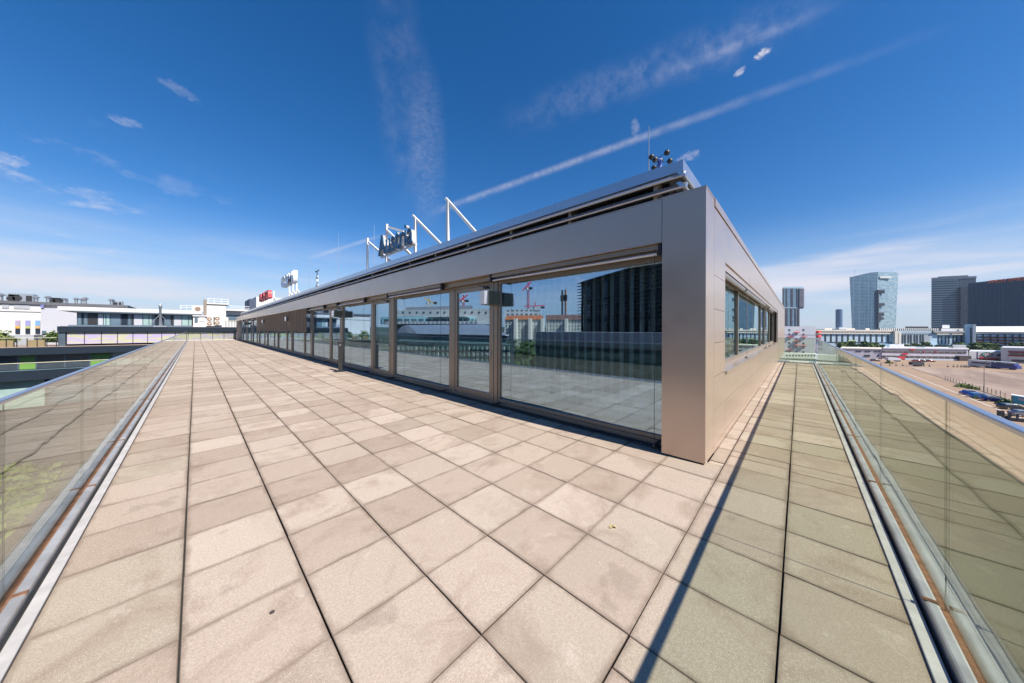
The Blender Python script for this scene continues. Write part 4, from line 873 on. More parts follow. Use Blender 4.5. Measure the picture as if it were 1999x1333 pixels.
f.rect(MB(), 1764, 700, 1884, 703, 0.2, 0.9).build('plinth', plain('pale_plinth', (0.42, 0.48, 0.56), 0.7), o); f.rect(MB(), 1866, 694, 1889, 706, 0, 2).build('entrance', MT_SHOPD, o)
f.rect(MB(), 1734, 674, 1762, 681, -25, -12).build('roof_house', MT_RENDER, o); f.rect(MB(), 1862, 674.5, 1888, 681, -20, -8).build('roof_house', MT_GRW, o); f.rect(MB(), 1788, 678.5, 1806, 681, -20, -10).build('roof_house', plain('teal_roof', (0.20, 0.30, 0.32), 0.6), o)
f.rect(MB(), 1722, 679.3, 1890, 681, -29, 0.6).build('parapet', plain('pale_rim', (0.55, 0.54, 0.58), 0.6), o)
f = Face(1890, 200, 1970, 194); o = thing_at('logo_store', f.at(1926), 'white store with a green oval emblem over a red canopy strip', 'building'); q = MB(); f.body(q, 1892, 1966, f.z(1930, 686.2), 30); q.build('wall', plain('store_white', (0.52, 0.53, 0.55), 0.6), o)
def oval(cx_, cy_, rx, ry, th, mat, nm_, out=0.4, full=False):
    q = MB(); c = f.at(cx_); sc_ = (f.at(cx_ + 1) - f.at(cx_)).length; zz_ = (f.z(cx_, cy_ - 1) - f.z(cx_, cy_)); z0 = f.z(cx_, cy_); n_ = 28
    def P(a, k, oo): 
        p = c + f.d * math.cos(a) * rx * k * sc_ + f.n * oo; return (p.x, p.y, z0 + math.sin(a) * ry * (k if full else k) * zz_)
    for k in range(n_):
        a0, a1 = 2 * math.pi * k / n_, 2 * math.pi * (k + 1) / n_; i_ = 0.0 if full else th
        q.quad(P(a0, 1, out), P(a1, 1, out), P(a1, i_ or .01, out), P(a0, i_ or .01, out)); q.quad(P(a0, 1, 0), P(a1, 1, 0), P(a1, 1, out), P(a0, 1, out))
    q.build(nm_, mat, o)
oval(1926.3, 691.8, 11, 4.3, 0.82, plain('emblem_green', (0.01, 0.14, 0.09), 0.5), 'emblem'); oval(1926.3, 691.8, 8.9, 3.3, 0, plain('emblem_white', (0.75, 0.75, 0.75), 0.5), 'emblem_field', 0.2, True)
f.rect(MB(), 1918.5, 691.4, 1924, 692.3, 0.3, 0.45).build('emblem_script', MT_DARK, o); f.rect(MB(), 1927, 691.4, 1934, 692.5, 0.3, 0.45).build('emblem_script', MT_SHOPRED, o)
f.rect(MB(), 1911, 698.2, 1945, 700.8, 0.1, 1.5).build('red_canopy', plain('canopy_red', (0.62, 0.03, 0.02), 0.5), o); f.rect(MB(), 1946, 691.5, 1964, 695, 0, 0.2).build('window_band', MT_SHOPD, o); f.rect(MB(), 1908, 686.5, 1908.6, 700, 0, 0.2).build('downpipe', MT_DARK, o); f.rect(MB(), 1892, 700.9, 1966, 707, 0, 0.6).build('shopfront', MT_SHOPD, o)
f = Face(1960, 190, 2080, 175); o = thing_at('striped_depot', f.at(2000), 'white depot with dark red window stripes at the right edge', 'building'); q = MB(); f.body(q, 1954, 2075, f.z(1990, 679), 35); q.build('wall', plain('store_white', (0.52, 0.53, 0.55)), o)
for y0_, y1_ in ((686.5, 689.3), (694.8, 697)): f.rect(MB(), 1968, y0_, 2075, y1_, 0, 0.5).build('red_stripe', plain('wine_red', (0.22, 0.01, 0.025), 0.5), o)
f.rect(MB(), 1970, 689.5, 2075, 694.6, 0, 0.3).build('window_band', bpy.data.materials['shop_windows'], o); f.rect(MB(), 1975, 703.5, 2075, 708, 0, 0.3).build('shopfront', MT_SHOPD, o)

# trees in front of the halls
t0 = tree_proto('street_tree', 9, 4.2, 700, 0.75, MT_LEAF, 'round dark green tree before the pale blue hall, leftmost of the row', 3, (*Face(1600, 270, 2000, 250).at(1640), GZ), 'row of trees before the halls')
f = Face(1600, 272, 2000, 245)
rd = random.Random(5)
tl = [(1652, 'below the left part of the panelled hall'), (1664, 'left of a small gap below the panelled hall'), (1688, 'below the middle of the panelled hall'), (1697, 'close beside another below the panelled hall'), (1708, 'left of the blue awning'), (1722, 'under the blue awning'), (1768, 'behind the white roof house of the shops'), (1786, 'behind the teal roof of the shops'), (1798, 'in the thickest clump behind the banded shops'), (1806, 'right in the clump behind the banded shops'), (1832, 'below the right wing of the station hall'), (1845, 'under the wing windows of the station hall'), (1858, 'left of the tall clump by the grey roof house'), (1872, 'tall and dark behind the grey roof house'), (1884, 'at the foot of the pale blue pylon'), (1905, 'below the first bays of the glass gallery'), (1920, 'above the emblem store'), (1940, 'between the emblem store and the gallery'), (1978, 'behind the striped depot'), (1992, 'rightmost behind the striped depot')]
for x_, t_ in tl: copy_tree(t0, (*f.at(x_), GZ), rd.uniform(0, 6), 'green tree ' + t_, rd.uniform(0.8, 1.15))

# ---------------------------------------------------------------- vehicles
def car_proto(loc, col, label, rz, estate=False):
    o = empty('parked_car', loc, label, 'car', 'cars parked beside the gravel lot'); x, y, z = loc
    L, Wd = 4.4, 1.78
    def sect(prof, w0, name, mat, wt=None):
        q = MB(); n = len(prof); wt = wt or (lambda zz_: w0)
        for s_ in (-1, 1):
            for px_, pz in prof: q.v.append((x + px_, y + s_ * wt(pz) / 2, z + pz))
        for k in range(n): j = (k + 1) % n; q.f.append((k, j, n + j, n + k)); q.mi.append(0)
        q.f.append(tuple(range(n - 1, -1, -1))); q.f.append(tuple(range(n, 2 * n))); q.mi += [0, 0]; return q.build(name, mat, o, bevel=0.03)
    P = plain('car_paint_' + '_'.join('%d' % (c * 100) for c in col), col, 0.25, 0.2, 0.02, coat=0.8)
    sect([(-2.2, 0.25), (-2.18, 0.75), (-2.05, 0.92), (-1.0, 0.98), (0.75, 0.98), (1.3, 0.88), (2.05, 0.72), (2.2, 0.5), (2.18, 0.25)], Wd, 'body', P)
    rear = -2.0 if estate else -1.75
    sect([(rear, 0.96), (rear + 0.3, 1.40), (-0.3, 1.47), (0.25, 1.42), (1.05, 0.96)], 0, 'cabin', P, lambda zz_: Wd - 0.1 - (zz_ - 0.96) * 0.7)
    sect([(rear + 0.12, 1.0), (rear + 0.36, 1.35), (-0.3, 1.41), (0.22, 1.37), (0.9, 1.0)], 0, 'side_glass', MT_WIN, lambda zz_: Wd - 0.06 - (zz_ - 0.96) * 0.7)
    MB().quad((x + 1.07, y - .72, z + .99), (x + 1.07, y + .72, z + .99), (x + .30, y + .56, z + 1.42), (x + .30, y - .56, z + 1.42)).build('windscreen', MT_WIN, o)
    for wx in (-1.35, 1.38):
        for s_ in (-1, 1):
            wl = MB().tube((x + wx, y + s_ * 0.68, z + 0.32), (x + wx, y + s_ * 0.91, z + 0.32), 0.32, 14).build('wheel', plain('tyre', (0.02, 0.02, 0.02), 0.8), o); MB().tube((x + wx, y + s_ * 0.9, z + 0.32), (x + wx, y + s_ * 0.925, z + 0.32), 0.2, 12).build('rim', MT_STEEL, wl)
    for s_ in (-1, 1):
        MB().box(x + 2.1, x + 2.215, y + s_ * 0.62 - .17, y + s_ * 0.62 + .17, z + .52, z + .66).build('headlight', plain('lamp_glass', (0.7, 0.7, 0.72), 0.1), o); MB().box(x - 2.215, x - 2.12, y + s_ * 0.68 - .12, y + s_ * 0.68 + .12, z + .6, z + .82).build('tail_light', plain('lamp_red', (0.4, 0.01, 0.01), 0.2), o)
    o.rotation_euler = (0, 0, rz); return o
def gpt(px, py, z=GZ): r = ray(px, py); t = (z - EYE) / r.z; return (r.x * t, r.y * t, z)
rzc = -math.pi / 2 + 0.28
car_proto(gpt(1898, 771), (0.01, 0.05, 0.33), 'bright blue car, farthest of the three parked in a row', rzc)
car_proto(gpt(1914, 776.5), (0.01, 0.13, 0.42), 'light blue car in the middle of the parked row', rzc, True)
car_proto(gpt(1939, 783.5), (0.008, 0.012, 0.12), 'navy blue car, nearest of the three in the row', rzc)
car_proto(gpt(1977, 799), (0.015, 0.02, 0.028), 'black estate car parked below the turquoise container', rzc + 0.1, True)
car_proto(gpt(2003, 813), (0.20, 0.22, 0.25), 'grey car cut off by the right edge of the photo', rzc)
for k, (px_, c_, t_) in enumerate(((1791, (0.25, 0.02, 0.03), 'dark red car before the shops, leftmost of three'), (1801, (0.03, 0.035, 0.06), 'dark car between two red cars before the shops'), (1815, (0.25, 0.02, 0.03), 'dark red car before the shops, rightmost of three'), (1708, (0.04, 0.045, 0.06), 'dark car parked in front of the white workshop'))):
    o = car_proto((*Face(1700, 196, 1900, 190).at(px_), GZ), c_, t_, rzc); o['group'] = 'cars parked before the shops'
f = Face(1722, 190, 1760, 187); o = thing_at('delivery_truck', f.at(1740), 'grey white box truck parked before the banded shops', 'truck'); f.rect(MB(), 1728, 697.6, 1748, 702.6, 0, 2.4).build('cargo_box', MT_RENDER, o); f.rect(MB(), 1748.5, 699, 1753, 703, 0.1, 2.3).build('cab', MT_RENDER, o)
for x_ in (1731, 1745, 1750.5): f.rect(MB(), x_ - .8, 702.6, x_ + .8, 705, 0.2, 2.5).build('wheel', MT_DARK, o)
# coach
f = Face(1895, 170, 2000, 152); o = thing_at('coach', f.at(1950), 'long coach, white behind and blue in front, parked below the emblem store', 'bus')
def coach_seg(a, b_, za, zb_, name, mat, o0=0, o1=2.5): f.zrect(MB(), a, b_, za, zb_, o0, o1).build(name, mat, o, bevel=0.12)
coach_seg(1898, 1944, GZ + 0.4, GZ + 3.6, 'rear_body', plain('coach_white', (0.55, 0.55, 0.58), 0.4)); coach_seg(1944.2, 1990, GZ + 0.4, GZ + 3.1, 'front_body', plain('coach_blue', (0.01, 0.04, 0.25), 0.3, coat=0.6)); coach_seg(1897.5, 1985, GZ + 3.61, GZ + 3.75, 'roof', MT_WHITE, 0.1, 2.4)
coach_seg(1905, 1943, GZ + 1.8, GZ + 2.8, 'side_windows', MT_WIN, -0.02, 2.53); coach_seg(1946, 1988, GZ + 1.7, GZ + 2.6, 'front_windows', MT_WIN, -0.02, 2.53); coach_seg(1990.2, 1995, GZ + 0.5, GZ + 2.2, 'nose', plain('coach_blue', (0.01, 0.04, 0.25)), 0.1, 2.4)
for x_ in (1905, 1912, 1938, 1952, 1982): f.zrect(MB(), x_ - 1.6, x_ + 1.6, GZ, GZ + 0.95, 0.05, 2.56).build('wheel', MT_DARK, o)
# container, trailer, fences, lamp posts, pallets
f = Face(1974, 80, 2015, 76); o = thing_at('site_container', f.at(1990), 'turquoise site container with a pale poster and yellow edge', 'container'); f.rect(MB(), 1976.5, 774.5, 2012, 789.5, -2.4, 0).build('box', plain('turquoise_paint', (0.02, 0.30, 0.40), 0.5), o); f.rect(MB(), 1974.5, 774.2, 1977, 790, -2.4, 0.05).build('corner_post', plain('yellow_post', (0.5, 0.38, 0.12), 0.5), o); f.rect(MB(), 1989, 777.5, 2003, 782, 0, 0.04).build('poster', plain('poster_grey', (0.45, 0.38, 0.42), 0.6), o); f.rect(MB(), 1974.5, 773.4, 2012, 774.6, -2.5, 0.1).build('roof', MT_WHITE, o)
f = Face(1720, 172, 2010, 158); o = thing_at('trailer', f.at(1785), 'dark slatted trailer standing at the edge of the gravel lot', 'trailer'); f.rect(MB(), 1774, 706, 1797, 712, 0, 2).build('box', plain('trailer_grey', (0.05, 0.05, 0.06), 0.6), o)
for x_ in (1782, 1787, 1793): f.rect(MB(), x_ - .7, 712, x_ + .7, 714, 0.2, 1.8).build('wheel', MT_DARK, o)
o = thing_at('guard_fence', f.at(1850), 'low rail fence on heavy concrete feet along the far edge of the lot', 'fence'); MT_FENCE = plain('fence_grey', (0.14, 0.13, 0.13), 0.7); MT_FOOT = plain('dark_foot', (0.09, 0.085, 0.085), 0.8)
for a, b_ in ((1715, 1773), (1799, 1848), (1850, 2010)): f.zrect(MB(), a, b_, GZ + 1.05, GZ + 1.15, 0, 0.1).build('rail', MT_FENCE, o)
for x_ in (1719, 1736.5, 1749, 1762, 1803, 1814, 1850, 1861, 1868.5, 1876, 1881.5, 1886, 1891.5, 1907, 1924, 1940, 1957, 1975, 1992):
    ft = f.zrect(MB(), x_ - .25, x_ + .25, GZ + 0.5, GZ + 1.6, -.05, 0.15).build('post', MT_FENCE, o); f.zrect(MB(), x_ - 1.3, x_ + 1.3, GZ, GZ + 0.5, -.5, 0.5).build('foot', MT_FOOT, ft)
def lamppost(p, h, label, arm=1.2):
    o = empty('street_lamp', p, label, 'lamp post', 'lamp posts round the lot'); MB().tube(p, (p[0], p[1], p[2] + h), 0.09, 8, 0.05).build('pole', MT_FENCE, o); MB().bar((p[0] - arm / 2, p[1], p[2] + h), (p[0] + arm / 2, p[1], p[2] + h + .05), 0.14, 0.1).build('lamp_head', MT_STEEL, o)
lamppost(gpt(1921, 770), 8.0, 'tall thin lamp post between the blue parked cars'); lamppost((*f.at(1926), GZ), 8.5, 'thin lamp post in front of the green emblem'); lamppost((*f.at(1968), GZ), 8.0, 'thin lamp post in front of the blue half of the coach'); lamppost((*Face(1600, 268, 2000, 245).at(1681), GZ), 11, 'thin lamp post among the trees before the panelled hall', 2.4)
a, b_ = Vector(gpt(1845, 742)), Vector(gpt(1962, 776)); o = empty('wire_fence', a, 'thin wire fence with uneven posts behind the parked cars', 'fence')
for k in range(18):
    p = a.lerp(b_, k / 17); MB().bar(p, p + Vector((0, 0, rd.uniform(1.3, 1.9))), 0.09).build('post', MT_BARK, o)
for h_ in (0.7, 1.25): MB().bar(a + Vector((0, 0, h_)), b_ + Vector((0, 0, h_)), 0.03).build('wire', MT_FENCE, o)
o = empty('pallet_stack', gpt(1965, 822), 'dark pallets and posts standing upright at the right edge of the road', 'pallets')
for px_, py_, h_, w_ in ((1953, 812, 1.3, 0.9), (1958, 815, 1.5, 0.35), (1966, 819, 0.9, 0.7), (1971, 820, 1.8, 0.35), (1979, 822, 0.7, 1.0), (1986, 822, 1.6, 0.3), (1995, 824, 0.8, 1.2)):
    p = gpt(px_, py_); MB().box(p[0] - .15, p[0] + .15, p[1] - w_ / 2, p[1] + w_ / 2, GZ + .02, GZ + h_).build('pallet', MT_FOOT, o)
def bush(name, loc, r, n_, ls, mat, label, seed, flat=0.6, group=None):
    rd_ = random.Random(seed); q = MB(); x, y, z = loc
    for k in range(n_):
        v = Vector((rd_.gauss(0, 1), rd_.gauss(0, 1), abs(rd_.gauss(0, 1)))).normalized() * r * rd_.random() ** 0.4 * rd_.uniform(0.7, 1.1); p = Vector((x, y, z)) + Vector((v.x, v.y, v.z * flat)); n2 = Vector((rd_.uniform(-1, 1), rd_.uniform(-1, 1), rd_.uniform(-.2, 1))).normalized(); u_ = n2.orthogonal().normalized(); w_ = n2.cross(u_)
        q.quad(p - u_ * ls, p - w_ * ls, p + u_ * ls, p + w_ * ls)
    return tag(q.build(name, mat, org=loc), label, 'bush', group)
bush('shrub', gpt(1884, 756), 2.2, 350, 0.22, MT_LEAF2, 'weedy bush at the far end of the wire fence', 1); bush('shrub', gpt(1898, 759), 1.6, 250, 0.2, MT_LEAF2, 'second weedy bush along the wire fence', 2); bush('shrub', gpt(1952, 781), 1.6, 300, 0.2, MT_LEAF2, 'weedy bush right of the navy car', 3); bush('shrub', gpt(1966, 788), 1.8, 300, 0.2, MT_LEAF, 'darker bush beside the turquoise container', 4); bush('shrub', gpt(1907, 778), 1.1, 150, 0.18, MT_LEAF, 'small bush in front of the light blue car', 5); bush('shrub', (*Face(1700, 185, 1800, 180).at(1736), GZ), 1.8, 250, 0.3, MT_LEAF2, 'small round bush at the far left of the lot edge', 6)
bush('shrub', (*Face(1500, 178, 1612, 172).at(1540), GZ), 2.5, 300, 0.3, MT_LEAF2, 'bright bush on the lawn before the white annex, on the left', 8); bush('shrub', (*Face(1500, 178, 1612, 172).at(1604), GZ), 3, 350, 0.3, MT_LEAF2, 'bright bush on the lawn before the white annex, on the right', 9)

# ================================================================== LEFT: the wing across the far end and the white halls
MT_NAVY = plain('navy_cladding', (0.012, 0.021, 0.034), 0.6, 0.0, 0.1, 0.5, spec=0.25); MT_BLGL = plain('blue_grey_glass', (0.10, 0.15, 0.19), 0.12, 0, 0.3, 0.3); MT_PALEG = plain('pale_green_glass', (0.30, 0.42, 0.40), 0.15, 0, 0.2, 0.4)
MT_HALL = plain('white_hall_render', (0.56, 0.545, 0.53), 0.8, 0, 0.03, 0.1); MT_HALL2 = plain('grey_white_panels', (0.43, 0.43, 0.46), 0.6, 0, 0.04, 0.1); MT_LIME = plain('lime_panel', (0.15, 0.30, 0.06), 0.5, 0, 0.08, 1)
A = Mat('printed_film'); tcn = A.n('ShaderNodeTexCoord'); mp = A.n('ShaderNodeMapping'); mp.inputs['Rotation'].default_value = (0, -0.14, 0); mp.inputs['Scale'].default_value = (0.9, 1, 5.5); A.l(tcn.outputs['Object'], mp.inputs[0])
nn = A.n('ShaderNodeTexNoise'); A.l(mp.outputs[0], nn.inputs['Vector']); nn.inputs['Scale'].default_value = 0.9; nn.inputs['Detail'].default_value = 1
A.l(mixc(A, rng(A, nn.outputs[0], 0.46, 0.54), (0.42, 0.36, 0.52), (0.46, 0.45, 0.30)), A.b.inputs['Base Color']); A.b.inputs['Roughness'].default_value = 0.3; MT_FILM = A.m
o = empty('terraced_wing', (-3, 64, GZ), 'dark navy terraced wing with purple and yellow printed glass beyond the far railing', 'building')
YW = 62.0
MB().box(-11.6, 40, YW + 0.4, YW + 26, GZ, -4.2).box(-11.3, 40, YW + 0.5, YW + 26, -4.15, -0.55).box(-10.4, 40, YW + 0.5, YW + 26, -0.5, 1.7).build('core', MT_NAVY, o)
MB().box(-10.93, 36, YW - 0.3, YW + 26, 1.18, 1.82).build('roof_band', MT_NAVY, o); MB().box(-10.8, 36, YW, YW + 25.8, 1.821, 1.86).build('roof_deck', plain('grey_roof', (0.16, 0.17, 0.20), 0.6), o)
k = 0; x_ = -10.35
while x_ < 5.0:
    MB().box(x_ + 0.03, min(x_ + 1.18, 5.2), YW - 0.02, YW + 0.03, -0.26, 1.16).build('printed_pane', MT_FILM, o); MB().box(x_ - 0.03, x_ + 0.03, YW - 0.03, YW + 0.06, -0.26, 1.16).build('mullion', MT_DARK, o); x_ += 1.21
MB().box(-10.9, -10.42, YW - 0.1, YW + 0.5, -0.5, 1.17).build('end_post', plain('slate_blue_metal', (0.09, 0.12, 0.15), 0.4, 0.3), o)
# terrace slab 1 (juts out to the left), its windows below, slab 2
MB().prism([(-15.9, YW - 0.9), (12, YW - 0.9), (12, YW + 0.3), (-15.9, YW + 8)], -1.35, -0.52).build('terrace_slab', MT_NAVY, o)
MB().prism([(-15.8, YW - 0.8), (12, YW - 0.8), (12, YW + 0.2), (-15.8, YW + 7.9)], -0.519, -0.47).build('terrace_deck', plain('wood_deck', (0.33, 0.25, 0.20), 0.8), o)
x_ = -15.2; kinds = ['p', 'd', 'g', 'd', 'd', 'g', 'p', 'p', 'p', 'p', 'p', 'p']; ws = [0.8, 1.1, 1.1, 1.8, 1.7, 1.6, 2.2, 2.2, 2.2, 2.2, 2.2, 2.2]
for kd, wd in zip(kinds, ws):
    MB().box(x_, x_ + wd - 0.12, YW, YW + 0.1, -2.95, -1.36).build('window' if kd != 'g' else 'lime_panel', {'p': MT_PALEG, 'd': MT_WIN, 'g': MT_LIME}[kd], o); MB().box(x_ + wd - 0.12, x_ + wd, YW - 0.05, YW + 0.1, -2.95, -1.36).build('mullion', bpy.data.materials['slate_blue_metal'], o); x_ += wd
MB().box(-15.7, -15.2, YW - 0.3, YW + 0.2, -2.95, -1.36).build('end_post', bpy.data.materials['slate_blue_metal'], o)
MB().box(-26, 12, YW - 2.2, YW + 0.5, -4.0, -2.96).build('terrace_slab', MT_NAVY, o); MB().box(-26, 12, YW - 2.25, YW - 2.1, -2.96, -2.88).build('slab_edge', MT_BLGL, o)
for k in range(9): MB().box(-24 + k * 3.2, -24 + k * 3.2 + 2.9, YW - 1.4, YW - 1.2, -7.0, -4.02).build('window', MT_BLGL if k % 3 else MT_PALEG, o)
MB().box(-24.4, 12, YW - 1.1, YW + .3, GZ, -4.02).build('lower_wall', MT_NAVY, o)
MB().tube((-24, YW - 1.9, -2.15), (10, YW - 1.9, -2.15), 0.03).build('handrail', plain('yellowed_rail', (0.62, 0.58, 0.42), 0.4), o)
# upper storey
YU = 66.5
def ux(px): return PY(px, 620, YU)[0]
MB().box(ux(150), ux(392), YU, YU + 14, 1.85, 3.75).build('upper_storey', plain('slate_blue_metal', (0.09, 0.12, 0.15)), o)
zs0, zs1 = 2.05, 3.55
cx_ = [152, 159, 164, 171, 191, 202, 207, 215, 236, 250, 256, 261, 279, 291, 297, 302, 321, 333, 339, 355, 368, 375]
mats_ = [MT_BLGL, MT_PALEG, MT_DARK, MT_NAVY, MT_PALEG, MT_HALL2, MT_BLGL]
for i_, (a, b_) in enumerate(zip(cx_, cx_[1:])): MB().box(ux(a) + 0.04, ux(b_) - 0.04, YU - 0.06, YU, zs0, zs1).build('window', mats_[(i_ * 3) % 7], o)
MB().box(ux(148), ux(394), YU - 0.7, YU + 14, 3.62, 3.80).build('roof_edge', bpy.data.materials['slate_blue_metal'], o)
MB().box(ux(143), ux(380), YU - 2.2, YU - 0.5, 1.86, 2.02).build('ledge', MT_BLGL, o)
# railings on the lower terrace
def rail_run(p0, p1, n_, h, label, group=None):
    p0, p1 = Vector(p0), Vector(p1); r_ = empty('terrace_railing', p0, label, 'railing', group)
    for k in range(n_ + 1):
        p = p0.lerp(p1, k / n_); MB().bar(p, p + Vector((0, 0, h)), 0.06).build('post', MT_DARK, r_)
    MB().bar(p0 + Vector((0, 0, h)), p1 + Vector((0, 0, h)), 0.07, 0.05).build('handrail', plain('yellowed_rail', (0.62, 0.58, 0.42)), r_)
rail_run((-15.7, YW - 0.7, -0.47), (-10.9, YW - 0.7, -0.47), 8, 1.0, 'thin railing along the front of the wooden deck beside the printed glass')
rail_run((-15.7, YW - 0.7, -0.47), (-15.7, YW + 7.5, -0.47), 5, 1.0, 'thin railing along the open left side of the wooden deck')
for x_, lb_ in ((-14.3, 'brown planter box by the railing, left one on the deck'), (-12.4, 'brown planter box by the railing, right one on the deck')):
    pl_ = empty('planter', (x_, YW + 0.6, -0.47), lb_, 'planter'); MB().box(x_ - .55, x_ + .55, YW + .4, YW + .8, -0.47, 0.25).build('box', plain('planter_brown', (0.25, 0.19, 0.10), 0.8), pl_)
bush('potted_tree', (PY(107, 650, YW + 1.5)[0], YW + 1.5, 0.0), 0.95, 380, 0.14, MT_LEAF, 'small dark conifer in a pot at the left corner of the printed glass', 21, 1.3)
bush('potted_tree', (PY(2, 650, YW + 3)[0], YW + 3, -0.1), 1.1, 300, 0.14, MT_LEAF2, 'wispy shrub on the terrace at the left edge of the photo', 22, 1.3)
# further terrace wing at the left edge
f = Face(-120, 46, 26, 52); o2 = thing_at('far_terrace_block', f.at(5), 'pale terraced block with glass bands at the left edge behind the navy slab', 'building')
f.rect(MB(), -120, 676, 30, 682, -6, 0).build('slab', MT_NAVY, o2); f.rect(MB(), -120, 673.5, 30, 676, -6, 0.2).build('slab_edge', MT_HALL, o2); f.rect(MB(), -120, 682, 30, 690, -6, -0.5).build('window_band', MT_PALEG, o2); f.rect(MB(), -120, 691, 30, 699, -6, -0.5).build('window_band', MT_PALEG, o2); f.rect(MB(), -120, 700, 30, 712, -6, -1.5).build('shaded_storey', MT_BLGL, o2); f.rect(MB(), -120, 713, 32, 719, -6, 0.0).build('deck', bpy.data.materials['wood_deck'], o2); f.rect(MB(), -120, 719, 32, 900, -6, -1.5).build('lower_wall', MT_NAVY, o2)
f.rect(MB(), -120, 660.7, 40, 662, 0, 0.06).build('handrail', MT_HALL, o2)
# white hall
YH = 100.0
def hx(px, py=620): return PY(px, py, YH)[0]
def hz_(px, py): return PY(px, py, YH)[1]
o = empty('white_hall', (hx(60), YH, GZ), 'big plain white hall with three tall coloured windows at the left', 'building')
zt = hz_(60, 594.2)
MB().box(-29.8, hx(85), YH, YH + 45, GZ, zt).build('wall', MT_HALL, o); MB().box(hx(85) + 0.01, hx(250), YH - 1.5, YH + 45, GZ, hz_(120, 602.5)).build('annex_wall', MT_HALL2, o)
MB().box(-30.0, hx(250), YH - 0.3, YH + 46, zt, zt + 0.5).build('roof_edge', plain('roof_trim', (0.10, 0.10, 0.11), 0.6), o); MB().box(hx(85), hx(250), YH + 0.5, YH + 45, hz_(120, 602.5), zt).build('roof_wall', MT_HALL, o)
MB().box(-29.8, hx(85) + .1, YH - 0.12, YH, hz_(40, 608.2), hz_(40, 607.4)).build('wall_joint', plain('joint_grey', (0.3, 0.3, 0.3), 0.8), o)
for a, b_ in ((4, 18), (27, 43), (43.8, 58)): MB().box(hx(a), hx(b_), YH - 0.1, YH, hz_(30, 602.5), hz_(30, 594.8)).build('louvre_panel', MT_GRW, o)
tints = [((0.34, 0.28, 0.40), (0.62, 0.30, 0.06)), ((0.25, 0.25, 0.50), (0.36, 0.36, 0.14)), ((0.16, 0.30, 0.60), (0.50, 0.30, 0.12))]
for k, a in enumerate((30.5, 50.2, 69.6)):
    b_ = a + 9.2; wn = MB().box(hx(a), hx(b_), YH - 0.15, YH, hz_(a, 651), hz_(a, 625.5)).build('window', MT_NAVY, o)
    MB().box(hx(a), hx(b_), YH - 0.22, YH - 0.15, hz_(a, 636), hz_(a, 625.5)).build('tinted_pane', plain('tint_a%d' % k, tints[k][0], 0.4), wn); MB().box(hx(a), hx(b_), YH - 0.22, YH - 0.15, hz_(a, 641), hz_(a, 636)).build('tinted_pane', plain('tint_b%d' % k, tints[k][1], 0.4), wn)
for a, b_, y0_, y1_ in ((30.5, 39.5, 654, 661), (10, 19, 654.5, 661), (88, 96, 645.5, 651.5)): MB().box(hx(a), hx(b_), YH - 1.7, YH, hz_(a, y1_), hz_(a, y0_)).build('window', MT_BLGL, o)
MB().box(hx(50), hx(90), YH - 6, YH - 0.2, GZ, hz_(60, 653)).build('porch', MT_GRW, o)
MB().box(hx(86), hx(92), YH - 1.8, YH - 1.5, hz_(90, 601), hz_(90, 596)).build('blue_panel', plain('blue_panel', (0.14, 0.17, 0.42), 0.5), o); MB().box(hx(83.5), hx(85.5), YH - 0.3, YH, hz_(84, 606), hz_(84, 596)).build('orange_stripe', plain('orange_stripe', (0.60, 0.30, 0.05), 0.5), o)
# plant on its roof
def vent(px, w_, h_, label, Y=YH + 6, zb=None, name='roof_vent', k=1):
    x_ = PY(px, 590, Y)[0]; z_ = zt + 0.5 if zb is None else zb; w_ *= 0.6; h_ *= 0.75; v_ = empty(name, (x_, Y, z_), label, 'roof vent' if name == 'roof_vent' else 'ventilation unit', 'plant on the hall roofs')
    if name == 'roof_vent':
        MB().tube((x_, Y, z_), (x_, Y, z_ + h_), w_ / 2, 10).build('pipe', MT_STEEL, v_); MB().lathe([(w_ * .9, z_ + h_ * .8), (w_ * .95, z_ + h_ * .9), (w_ * .3, z_ + h_ * 1.08)], x_, Y, 10).build('cowl', MT_STEEL, v_); MB().tube((x_ , Y, z_), (x_, Y, z_ + h_ * 0.2), w_ * 0.8, 10).build('collar', MT_DARK, v_)
    else:
        MB().box(x_ - w_ / 2, x_ + w_ / 2, Y, Y + 2.5, z_, z_ + h_).build('casing', MT_STEEL, v_); MB().tube((x_ - w_ * .15, Y - 0.05, z_ + h_ * .5), (x_ - w_ * .15, Y + 0.02, z_ + h_ * .5), h_ * .3, 14).build('fan', MT_DARK, v_); MB().box(x_ + w_ * .2, x_ + w_ * .45, Y - 0.06, Y, z_ + h_ * .2, z_ + h_ * .8).build('grille', MT_DARK, v_)
for px_, w_, h_, t_ in ((1, 0.9, 2.0, 'short steel roof vent at the very left edge of the white hall'), (71, 0.7, 1.7, 'lone steel roof vent right of the big cylinder unit'), (94, 0.8, 1.9, 'steel roof vent just right of the blue panel'), (126, 0.7, 1.6, 'steel roof vent right of the two fan casings'), (149, 0.7, 1.8, 'thin steel vent on the annex roof, left of a pair'), (162, 0.9, 1.7, 'steel vent, left of the pair on the annex roof'), (166, 0.8, 2.0, 'steel vent, right and taller of the pair on the annex roof'), (218, 0.8, 1.9, 'steel vent near the right end of the annex roof')): vent(px_, w_, h_, t_)
for px_, w_, h_, t_ in ((25, 2.2, 2.0, 'boxy fan unit left of the big grey unit on the white hall'), (41, 4.2, 2.3, 'biggest grey ventilation unit on the white hall'), (106, 2.6, 1.6, 'left of two fan casings on the annex roof'), (114, 2.4, 1.7, 'right of two fan casings on the annex roof'), (228, 2.2, 1.5, 'rightmost ventilation unit on the annex roof')): vent(px_, w_, h_, t_, name='ventilation_unit')
